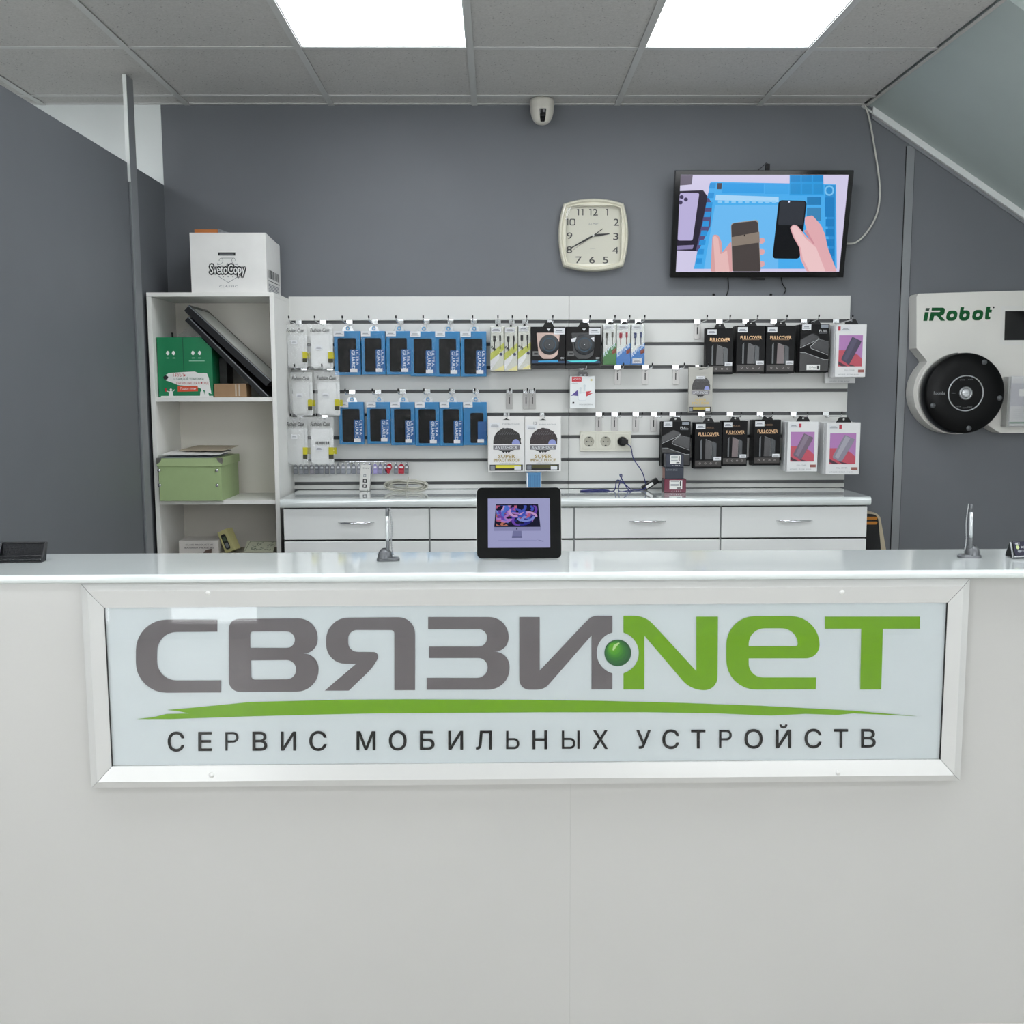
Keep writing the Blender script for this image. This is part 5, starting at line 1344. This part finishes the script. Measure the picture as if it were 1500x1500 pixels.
for px, nm in ((1046, 'left'), (1130, 'right')):
    q = at(px, 431.5, 4.545); tag(MB().lathe([(.006, 0), (.005, -.006), (.0003, -.008)], (q.x, BACK-.0005, q.z), black, 'y', 12).build('wall_plug', base=tuple(q)), 'tiny black wall plug above the slatwall, %s of the two' % nm, 'plug')
pale = mat('pale_cable', '#c8c7c0', .4)
wire([at(1266, 152, 4.545), at(1273, 172, 4.543), at(1280, 210, 4.543), at(1287, 255, 4.543), at(1289, 285, 4.543), at(1284, 315, 4.543), at(1270, 340, 4.543), at(1254, 355, 4.54), at(1240, 357, 4.53)], .0042, pale, 'white_cable', 'white cable looping from the ceiling corner to the television')

# ================================================================== SECURITY CAMERA
q = at(794, 148, 4.46)
dc = thing('dome_camera', 'white dome security camera under the ceiling near the back wall', 'security camera', (at(794, 160, 4.46).x, 4.462, CEIL-.001))
cx = BASE[dc][0]; zt = CEIL-.002
MB().lathe([(.0003, 0), (.050, 0), (.0505, -.012), (.049, -.036)], (cx, 4.462, zt), mat('camera_ivory', '#cfcbc1', .4), 'z', 36).build('base', dc)
MB().lathe([(.0492, -.0362), (.047, -.052), (.042, -.072), (.033, -.087), (.02, -.096), (.0003, -.099)], (cx, 4.462, zt), mat('camera_ivory_dome', '#d3cfc5', .35), 'z', 36).build('dome', dc)
m = MB(); prof = [(.0495, -.046), (.0478, -.056), (.0435, -.0715), (.036, -.0855), (.028, -.0925)]
m.lathe([(r_+.0006, h) for r_, h in prof], (cx, 4.462, zt), blackg, 'z', 8, arc=(R(270-14), R(270+18))); m.build('lens_window', dc)

# ================================================================== ROBOT VACUUM WALL DISPLAY
YD = 4.47
dw = mat('display_white', '#dfddd7', .4, noise=.012, nscale=8)
ds = thing('wall_display', 'white moulded demonstration wall board with green lettering at right', 'display board', (2.2, BACK, 1.43))
fd = lambda x, y, yy: at(x, y, yy)
arc = [(1399+61*math.cos(R(a_)), 576+61*math.sin(R(a_))) for a_ in range(225, 72, -9)]
outl = rounded([(1345.5, 430, 2), (1640, 421.5, 3), (1640, 634), (1464, 634, 4), (1446, 625, 3)], 4)
pts = outl[::-1]
loop = [(1343, 433), (1346, 430), (1640, 421.5), (1640, 634.5), (1466, 634.5), (1458, 630), (1440, 617)]
body_loop = [(1342.5, 434), (1345.5, 430), (1640, 421.5), (1640, 634.5), (1466, 634.5), (1459, 631), (1440, 618), (1425, 629), (1410, 635.5)] + [(1399+61*math.cos(R(a_)), 576+60*math.sin(R(a_))) for a_ in range(88, 232, 8)] + [(1358, 530), (1355, 525), (1342.5, 510)]
wl3 = [at(x, y, YD) for x, y in body_loop]
# front face, chamfer and sides as one moulded shell
cxm, czm = 2.1, 1.43
m = MB(); n = len(wl3)
face_ = [(p.x, p.z) for p in wl3]
m.flat(face_, YD, dw)
vs = [(x, YD, z) for x, z in face_]+[(x-.0, YD+.008, z) for x, z in face_]+[(x, BACK-.0005, z) for x, z in face_]
m.add(vs, [(i, (i+1) % n, n+(i+1) % n, n+i) for i in range(n)]+[(n+i, n+(i+1) % n, 2*n+(i+1) % n, 2*n+i) for i in range(n)], dw)
m.build('board', ds, bevel=.004)
grn = mat('green_lettering', '#085429', .5, spec=.2)
m = MB(); fl = lambda x, y, yy: at(1330+x/10, 440+y/10, yy)
yy = YD-.0008
m.flat([(262, 112), (320, 112), (308, 155), (255, 155)], yy, mat('dark_green_lettering', '#1b3a28', .4), fn=fl).flat([(247, 172), (305, 172), (282, 300), (225, 300)], yy, grn, fn=fl)
m.flat(rounded([(350, 105), (548, 105, 40), (530, 225, 45), (480, 225), (548, 298), (480, 298), (425, 228), (385, 228), (368, 298), (308, 298), (335, 172), (470, 172, 15), (480, 150, 12), (345, 152)], 4), yy, grn, fn=fl)
def ob(x0, x1, ya, yb, hole):
    m.flat([rounded([(x0+18, ya, 55), (x1+12, ya, 55), (x1-12, yb, 60), (x0-12, yb, 60)], 6), rounded([(x0+hole+14, ya+46, 28), (x1-hole+8, ya+46, 28), (x1-hole-8, yb-48, 28), (x0+hole-6, yb-48, 28)], 5)], yy, grn, fn=fl)
ob(560, 722, 150, 298, 50); ob(752, 905, 145, 298, 50); ob(942, 1100, 140, 292, 50)
m.flat([(772, 98), (824, 98), (800, 215), (748, 240)], yy-.0002, grn, fn=fl)
m.flat(rounded([(1152, 92), (1208, 92), (1200, 135), (1232, 138), (1224, 178), (1190, 178), (1182, 240), (1210, 240), (1202, 280), (1128, 284, 20), (1135, 178)], 3), yy, grn, fn=fl)
m.flat([(1255+14*math.cos(a_*.5), 102+14*math.sin(a_*.5)) for a_ in range(13)], yy, ink, fn=fl)
m.build('lettering', ds)
m = MB(); fq2 = lambda x, y, yy: at(1250+x/4.6875, 380+y/4.6875, yy)
m.flat([(1015, 320), (1500, 312), (1500, 585), (1005, 588)], YD-.0025, mat('screen_surround', '#dddcd8', .35), .0025, fn=fq2).build('screen_surround', ds)
m = MB(); m.flat([(1042, 355), (1480, 350), (1480, 552), (1036, 555)], YD-.0035, blackg, .001, fn=fq2).build('screen', ds)
# recessed ring behind the robot
m = MB(); c = at(1401, 576, YD); r_ = .172
m.lathe([(r_, 0), (r_, -.004), (r_-.008, -.005), (r_-.012, -.002), (.0005, -.002)], (c.x, YD, c.z), dw, 'y', 64).build('cradle_ring', ds)
# robot vacuum
YR = 4.385
c = at(1414.5, 576, YR); rr = at(1473, 576, YR).x-c.x
rv = thing('robot_vacuum', 'round black robot vacuum mounted on the white wall board', 'robot vacuum', (c.x, YR, c.z))
MB().lathe([(rr*.95, .078), (rr*.99, .07), (rr, .05), (rr, .014), (rr*.985, .006), (rr*.95, .001), (rr*.6, -.001), (.0005, -.001)], (c.x, YR, c.z), mat('robot_black', '#060607', .35, spec=.18), 'y', 72).build('body', rv)
MB().lathe([(rr*1.01, .060), (rr*1.02, .055), (rr*1.02, .025), (rr*1.005, .018)], (c.x, YR, c.z), mat('robot_bumper', '#151617', .3), 'y', 64, arc=(R(100), R(262))).build('bumper', rv)
MB().lathe([(rr*.447, -.0012), (rr*.447, -.003), (rr*.42, -.003), (rr*.42, -.0012)], (c.x, YR, c.z), mat('ring_silver', '#b9bbbd', .3, metal=.6), 'y', 56).build('silver_ring', rv)
MB().lathe([(rr*.168, -.001), (rr*.165, -.005), (rr*.125, -.006), (rr*.115, -.004)], (c.x, YR, c.z), steel, 'y', 40).build('button_rim', rv)
MB().lathe([(rr*.11, -.003), (rr*.108, -.007), (rr*.06, -.008), (.0004, -.008)], (c.x, YR, c.z), mat('button_silver', '#c7c9cb', .3, metal=.5), 'y', 36).build('clean_button', rv)
for a_ in (60, 200, 278, 352):
    x, z = c.x+rr*.86*math.cos(R(a_)), c.z+rr*.88*math.sin(R(a_))
    MB().lathe([(.011, 0), (.0105, -.004), (.0003, -.005)], (x, YR, z), mat('clip_grey', '#55585a', .3), 'y', 16).build('clip', rv)
m = MB(); m.text('Roomba', c.x-rr*.80, c.x-rr*.52, c.z-rr*.03, c.z+rr*.045, YR-.0022, mat('robot_grey_ink', '#9a9c9e', .4), off=.015)
for s, dx, dz in (('SPOT', -.10, .33), ('CLOCK', .10, .34), ('DOCK', -.16, -.33), ('CLEAN', -.01, -.36), ('DAY', .12, -.34)):
    m.text(s, c.x+rr*(dx-.06), c.x+rr*(dx+.06), c.z+rr*(dz-.012), c.z+rr*(dz+.012), YR-.0022, MATS['robot_grey_ink'])
m.text('CLEAN', c.x-rr*.08, c.x+rr*.08, c.z-rr*.015, c.z+rr*.015, YR-.0083, greyink)
m.flat([(c.x-rr*.36, c.z), (c.x-rr*.26, c.z), (c.x-rr*.26, c.z+.002), (c.x-rr*.36, c.z+.002)], YR-.0022, MATS['robot_grey_ink'])
m.build('print', rv)
# clear leaflet holder at the right edge
fh = lambda x, y, yy: at(1400+x/6.52, 420+y/6.52, yy)
h0_, h1_ = at(1473.5, 625, 4.42), at(1640, 552, 4.42)
lh = thing('leaflet_holder', 'clear acrylic leaflet holder with papers, right of the robot vacuum', 'holder', (h0_.x+.2, 4.45, h0_.z))
acr = film_mat('acrylic', .08, .03, haze=.08)
MB().box(h0_.x, h1_.x, 4.42, 4.4225, h0_.z, at(1476, 552, 4.42).z, acr).build('front_plate', lh)
MB().box(h0_.x, h0_.x+.0025, 4.4225, YD-.001, h0_.z, at(1476, 552, 4.42).z, acr).build('side_plate', lh)
MB().box(h0_.x, h1_.x, 4.4225, YD-.001, h0_.z, h0_.z+.003, acr).build('base_plate', lh)
lf = thing('leaflet', 'white printed leaflet in the clear holder beside the robot vacuum', 'leaflet', (h0_.x+.2, 4.44, h0_.z+.004))
zt_ = at(1484, 551, 4.435).z; lx = at(1480, 590, 4.435).x
MB().box(lx, lx+.40, 4.435, 4.445, h0_.z+.0035, zt_, mat('leaflet_paper', '#d4d3d4', .5)).build('sheet', lf)
m = MB()
m.flat([(lx, h0_.z+.012), (lx+.4, h0_.z+.012), (lx+.4, h0_.z+.02), (lx, h0_.z+.02)], 4.4343, mat('leaflet_green', '#4a7a5a', .5))
m.flat([(lx, h0_.z+.086), (lx+.4, h0_.z+.086), (lx+.4, zt_-.03), (lx, zt_-.03)], 4.4345, mat('leaflet_lilac', '#b5b3be', .5))
m.flat(rounded([(lx+.035, zt_-.055, .004), (lx+.12, zt_-.055, .004), (lx+.12, zt_-.085, .004), (lx+.035, zt_-.085, .004)], 3), 4.434, paper).flat([(lx+.06, zt_-.088), (lx+.14, zt_-.088), (lx+.14, zt_-.10), (lx+.07, zt_-.10)], 4.4338, ink)
for k in range(6): m.flat([(lx+.015, h0_.z+.03+.008*k), (lx+.2, h0_.z+.03+.008*k), (lx+.2, h0_.z+.033+.008*k), (lx+.015, h0_.z+.033+.008*k)], 4.4343, mat('leaflet_grey', '#bdbec0', .5))
m.build('print', lf)

# appliance beside the drawer counter
ap = thing('floor_appliance', 'black upright appliance with cream side and orange trim beside the drawer counter', 'appliance', (1.60, 4.33, 0))
ax0, ax1 = 1.515, at(1297, 808, 4.30).x+.006
zt_ = at(1280, 750, 4.30).z
cre = mat('appliance_cream', '#bdb096', .35); blk = mat('appliance_black', '#121316', .2, coat=.3)
pr_ = [(1.515, 0), (ax1+.05, 0), (ax1+.03, .45), (ax1, zt_-.16), (ax1-.03, zt_-.02), (ax1-.05, zt_-.004), (1.53, zt_), (1.515, zt_)]
MB().flat(rounded([(x, z, .01) for x, z in pr_], 4), 4.31, cre, .12).build('shell', ap)
pr2 = [(1.518, .05), (ax1+.03, .05), (ax1+.008, .45), (ax1-.026, zt_-.15), (ax1-.042, zt_-.024), (ax1-.056, zt_-.010), (1.53, zt_-.006), (1.518, zt_-.006)]
MB().flat(rounded([(x, z, .012) for x, z in pr2], 4), 4.300, blk, .0098).build('front_cover', ap)
og = mat('orange_trim', '#c07a22', .3)
m = MB()
for z in (zt_-.020, zt_-.040): m.flat(rounded([(1.535, z-.012, .003), (1.585, z-.012, .003), (1.588, z, .003), (1.535, z, .003)], 3), 4.297, og, .003)
m.build('orange_badge', ap)

# ================================================================== ITEMS ON THE FRONT COUNTER
cz0 = CT+.0004
# digital photo frame
Yt = 2.365
a, b = at(698, 811, Yt), at(823, 811, Yt)
fz = at(760, 713, 2.41).z
W_ = b.x-a.x; Hh = (fz-cz0)
df = thing('digital_photo_frame', 'black digital photo frame showing a desktop computer on the counter', 'photo frame', ((a.x+b.x)/2, Yt, cz0), (R(-11), 0, R(0)), local=True)
Hh = Hh/math.cos(R(11))
MB().flat(rrect(-W_/2, W_/2, .0045, Hh, .011), .004, paper, .012).build('back_shell', df)
MB().flat(rrect(-W_/2+.0012, W_/2-.0008, .002, Hh-.0005, .011), 0, blackg, .0045).build('bezel', df, bevel=.0012)
sx0, sx1, sz0, sz1 = -W_/2+W_*.135, W_/2-W_*.135, Hh*.16, Hh*.845
m = MB(); ds_ = lambda u, v: (sx0+(sx1-sx0)*u, sz1-(sz1-sz0)*v)
dl = lambda L: [ds_(*p_) for p_ in L]
e2 = .62
m.flat([(sx0, sz0), (sx1, sz0), (sx1, sz1), (sx0, sz1)], -.0004, screen_mat('frame_lilac', '#b9bbea', e2))
m.flat(dl([(.13, .12), (.81, .12), (.845, .58), (.10, .58)]), -.0007, screen_mat('frame_dark', '#141432', e2))
m.flat(dl([(.095, .58), (.85, .58), (.85, .66), (.095, .66)]), -.0007, screen_mat('frame_silver', '#9fa0cf', e2))
m.flat(dl([(.40, .66), (.54, .66), (.545, .77), (.39, .77)]), -.0007, screen_mat('frame_silver_b', '#8688b8', e2)).flat(dl([(.385, .77), (.55, .77), (.55, .80), (.385, .80)]), -.0008, screen_mat('frame_silver_c', '#5f6090', e2))
m.flat(dl([(.17, .845), (.78, .845), (.79, .87), (.16, .87)]), -.0007, screen_mat('frame_pale', '#a9abdc', e2)).flat(dl([(.79, .84), (.90, .87), (.88, .88)]), -.0008, screen_mat('frame_silver_c', '#5f6090', e2))
m.flat([(sx0+(sx1-sx0)*(.465+.012*math.cos(k*.6)), sz1-(sz1-sz0)*(.62+.015*math.sin(k*.6))) for k in range(10)], -.0010, screen_mat('frame_dark', '#141432', e2))
# swirling wallpaper on the pictured monitor
swcol = ['#4a5fd0', '#8fa0f0', '#7a4fc0', '#c08ae0', '#d06a90', '#2c2f9a', '#e0b0e8', '#5a80e8']
rb = random.Random(21)
for k in range(44):
    u0, v0 = rb.uniform(.13, .74), rb.uniform(.15, .50); r_ = rb.uniform(.07, .20); a0 = rb.uniform(0, 6.28)
    arc1 = []; arc2 = []
    for q_ in range(7):
        an = a0+q_*.36
        arc1.append((u0+r_*math.cos(an), v0+r_*.9*math.sin(an))); arc2.append((u0+(r_-.045)*math.cos(an), v0+(r_-.045)*.9*math.sin(an)))
    cl_ = [(min(.80, max(.135, u)), min(.555, max(.145, v))) for u, v in arc1+arc2[::-1]]
    c_ = swcol[k % 8] if v0 < .42 or u0 > .45 else ('#b0507a', '#d0806a')[k % 2]
    m.flat(dl(cl_), -.0010-.00004*k, screen_mat('frame_sw_'+c_[1:], c_, e2))
m.build('screen', df)
MB().hexa([(-.02, .0165, .0045), (.02, .0165, .0045), (.02, .075, .0152), (-.02, .075, .0152)], [(-.02, .0165, .07), (.02, .0165, .07), (.02, .022, .07), (-.02, .022, .07)], black).build('rear_stand', df)
df.children[-1].rotation_euler = (0, 0, 0)

# pens on stands
def pen_stand(px, py, label, lean, mirror, tall):
    Yp = 2.36
    b_ = at(px, py, Yp); bx, by, bz = b_.x, Yp, cz0
    t = thing('pen_stand', label, 'pen', (bx, by, bz), local=True)
    s = -1 if mirror else 1
    m = MB()
    m.flat([], 0, gunmetal) if False else None
    base_ = rounded([(-.024, -.016, .010), (.024, -.014, .010), (.030, .006, .010), (.0, .020, .012), (-.026, .012, .010)], 5)
    n = len(base_)
    v0 = [(s*x, y, 0) for x, y in base_]; v1 = [(s*x, y, .005) for x, y in base_]; v2 = [(s*x*.9, y*.88, .007) for x, y in base_]
    m.add(v0+v1+v2, [(i, (i+1) % n, n+(i+1) % n, n+i) for i in range(n)]+[(n+i, n+(i+1) % n, 2*n+(i+1) % n, 2*n+i) for i in range(n)]+[tuple(range(2*n, 3*n)), tuple(range(n))[::-1]], gunmetal)
    m.build('base', t)
    m = MB(); m.lathe([(.017, .006), (.0165, .012), (.014, .020), (.009, .026), (.006, .028)], (-.006*s, .0, 0), gunmetal, 'z', 28); m.build('dome', t)
    z0_ = .016; ln = tall
    lx_ = lean
    def on(d): return (.001*s+lx_*d, -.006, z0_+d)
    m = MB(); m.tube([on(0), on(.010), on(.030)], [.0036, .0042, .0042], mat('pen_grip', '#5d6062', .4), 12).build('grip', t)
    m = MB(); m.tube([on(.030), on(ln*.5), on(ln-.018)], [.0038, .0042, .0042], mat('pen_barrel', '#c9cccd', .2, metal=.5), 12).build('barrel', t)
    m = MB(); m.tube([on(ln-.018), on(ln-.003), on(ln)], [.0044, .0042, .002], gunmetal, 12).build('cap', t)
    m = MB(); beads = [(on(ln-.004)[0]+.006*s, 0, on(ln-.004)[2])]
    pts = []
    for k in range(40):
        q_ = k/39
        pts.append((on(ln*(1-q_))[0]+s*(.005+.0045*math.sin(math.pi*min(1, q_*1.15))+.012*max(0, q_-.72)*2), -.004+.004*q_, z0_+ln*(1-q_)-.010*max(0, q_-.8)*5*.4))
    m.tube(pts, [.0012 if k % 2 else .0021 for k in range(40)], steel, 6).build('bead_chain', t)
pen_stand(568, 819, 'silver counter pen on grey stand, left of the digital photo frame', .004, False, .105)
pen_stand(1420, 817, 'silver counter pen on grey stand at the right end of the counter', -.03, True, .108)

# mesh card holder at far left
a, b = at(-2, 822, 2.365), at(62, 821, 2.365)
mh = thing('card_holder', 'black wire mesh card holder at the left end of the counter', 'card holder', ((a.x+b.x)/2, 2.37, cz0), (0, 0, R(3)), local=True)
w_ = (b.x-a.x)/2; hh = at(30, 794, 2.40).z-cz0
meshm = film_mat('mesh_see_through', 0, .4)
wm = mat('black_wire', '#141519', .35)
m = MB()   # back plate, tilted
for i in range(33):
    x = -w_+.004+(2*w_-.008)*i/32; m.tube([(x, .006, .006), (x, .022, hh-.002)], .0006, wm, 4, cap=False)
for j in range(12):
    t = j/11; m.tube([(-w_+.004, .006+.016*t, .006+(hh-.008)*t), (w_-.004, .006+.016*t, .006+(hh-.008)*t)], .0006, wm, 4, cap=False)
o = m.build('back_mesh', mh); o['kind'] = 'stuff'
MB().hexa([(-w_, .0075, .004), (w_, .0075, .004), (w_, .0085, .004), (-w_, .0085, .004)], [(-w_, .0245, hh-.002), (w_, .0245, hh-.002), (w_, .0255, hh-.002), (-w_, .0255, hh-.002)], mat('mesh_dark_backing', '#34373b', .5, noise=.4, nscale=900)).build('back_plate', mh)
m = MB(); m.tube([(-w_, .006, .002), (-w_, .022, hh), (w_, .022, hh), (w_, .006, .002)], .0022, wm, 8); m.build('rim', mh)
m = MB()
for i in range(33):
    x = -w_+.004+(2*w_-.008)*i/32; m.tube([(x, -.014, .002), (x, -.015, .013)], .0006, wm, 4, cap=False)
for j in range(4): m.tube([(-w_+.004, -.0145, .003+.0033*j), (w_-.004, -.0145, .003+.0033*j)], .0006, wm, 4, cap=False)
o = m.build('front_mesh', mh); o['kind'] = 'stuff'
m = MB(); m.tube([(-w_, -.014, .002), (-w_, -.015, .015), (w_, -.015, .015), (w_, -.014, .002), (-w_, -.014, .002)], .0018, wm, 8); m.build('front_rim', mh)
MB().box(-w_, w_, -.014, .010, .0, .0018, wm).build('base', mh)
for x in (-w_-.001, w_-.002):
    MB().flat([], 0, wm) if False else None
    MB().hexa([(x, -.014, 0), (x+.003, -.014, 0), (x+.003, .012, 0), (x, .012, 0)], [(x, .017, hh), (x+.003, .017, hh), (x+.003, .027, hh), (x, .027, hh)], wm).build('end_plate', mh)

# steel card holder with printed cards at far right
b_ = at(1486, 818, 2.33)
sh = thing('card_stand', 'bent steel card stand with a dark printed card at the right end', 'card holder', (b_.x, 2.335, cz0), (0, 0, R(4)), local=True)
m = MB(); path = [(.004, .0015), (.016, .010), (.034, .034), (.036, .035), (.048, .006), (.046, .001), (.012, .001)]
path = [(0, .002), (.003, .001), (.017, .0355), (.020, .036), (.034, .006), (.033, .001), (.012, .001)]
vs = [(x, y, z) for x in (0, .11) for y, z in path]; n = len(path)
m.add(vs, [(i, i+1, n+i+1, n+i) for i in range(n-1)], steel); o = m.build('bent_sheet', sh)
md = o.modifiers.new('solid', 'SOLIDIFY'); md.thickness = .0012
MB().tube([(.0, -.001, .0015), (.0, -.004, .005), (.028, -.004, .006), (.11, -.004, .006)], .0018, steel, 6).build('lip', sh)
cdn = thing('business_card', 'dark business card with pale print in the steel card stand', 'card', (b_.x, 2.335, cz0), (0, 0, R(4)), local=True)
MB().hexa([(.005, -.0012, .004), (.095, -.0012, .004), (.095, .0002, .004), (.005, .0002, .004)], [(.005, .0138, .0375), (.095, .0138, .0375), (.095, .0152, .0375), (.005, .0152, .0375)], mat('card_navy', '#17152e', .35)).build('card', cdn)
def cf(x, z, yy): t = (z-.004)/.0335; return (x, -.0018+.015*t+yy, z)
m = MB(); m.text('NET', .009, .020, .031, .035, 0, sticker, off=.02, fn=cf).flat(circle(.0135, .025, .004, 12), 0, mat('card_lime', '#b9c48a', .4), fn=cf).flat(rounded([(.012, .014, .002), (.020, .014, .002), (.020, .019, .002), (.012, .019, .002)], 3), 0, greyink, fn=cf).text('SERVICE', .021, .05, .023, .027, 0, sticker, fn=cf).text('MOBILE', .021, .05, .015, .019, 0, greyink, fn=cf)
m.build('print', cdn)
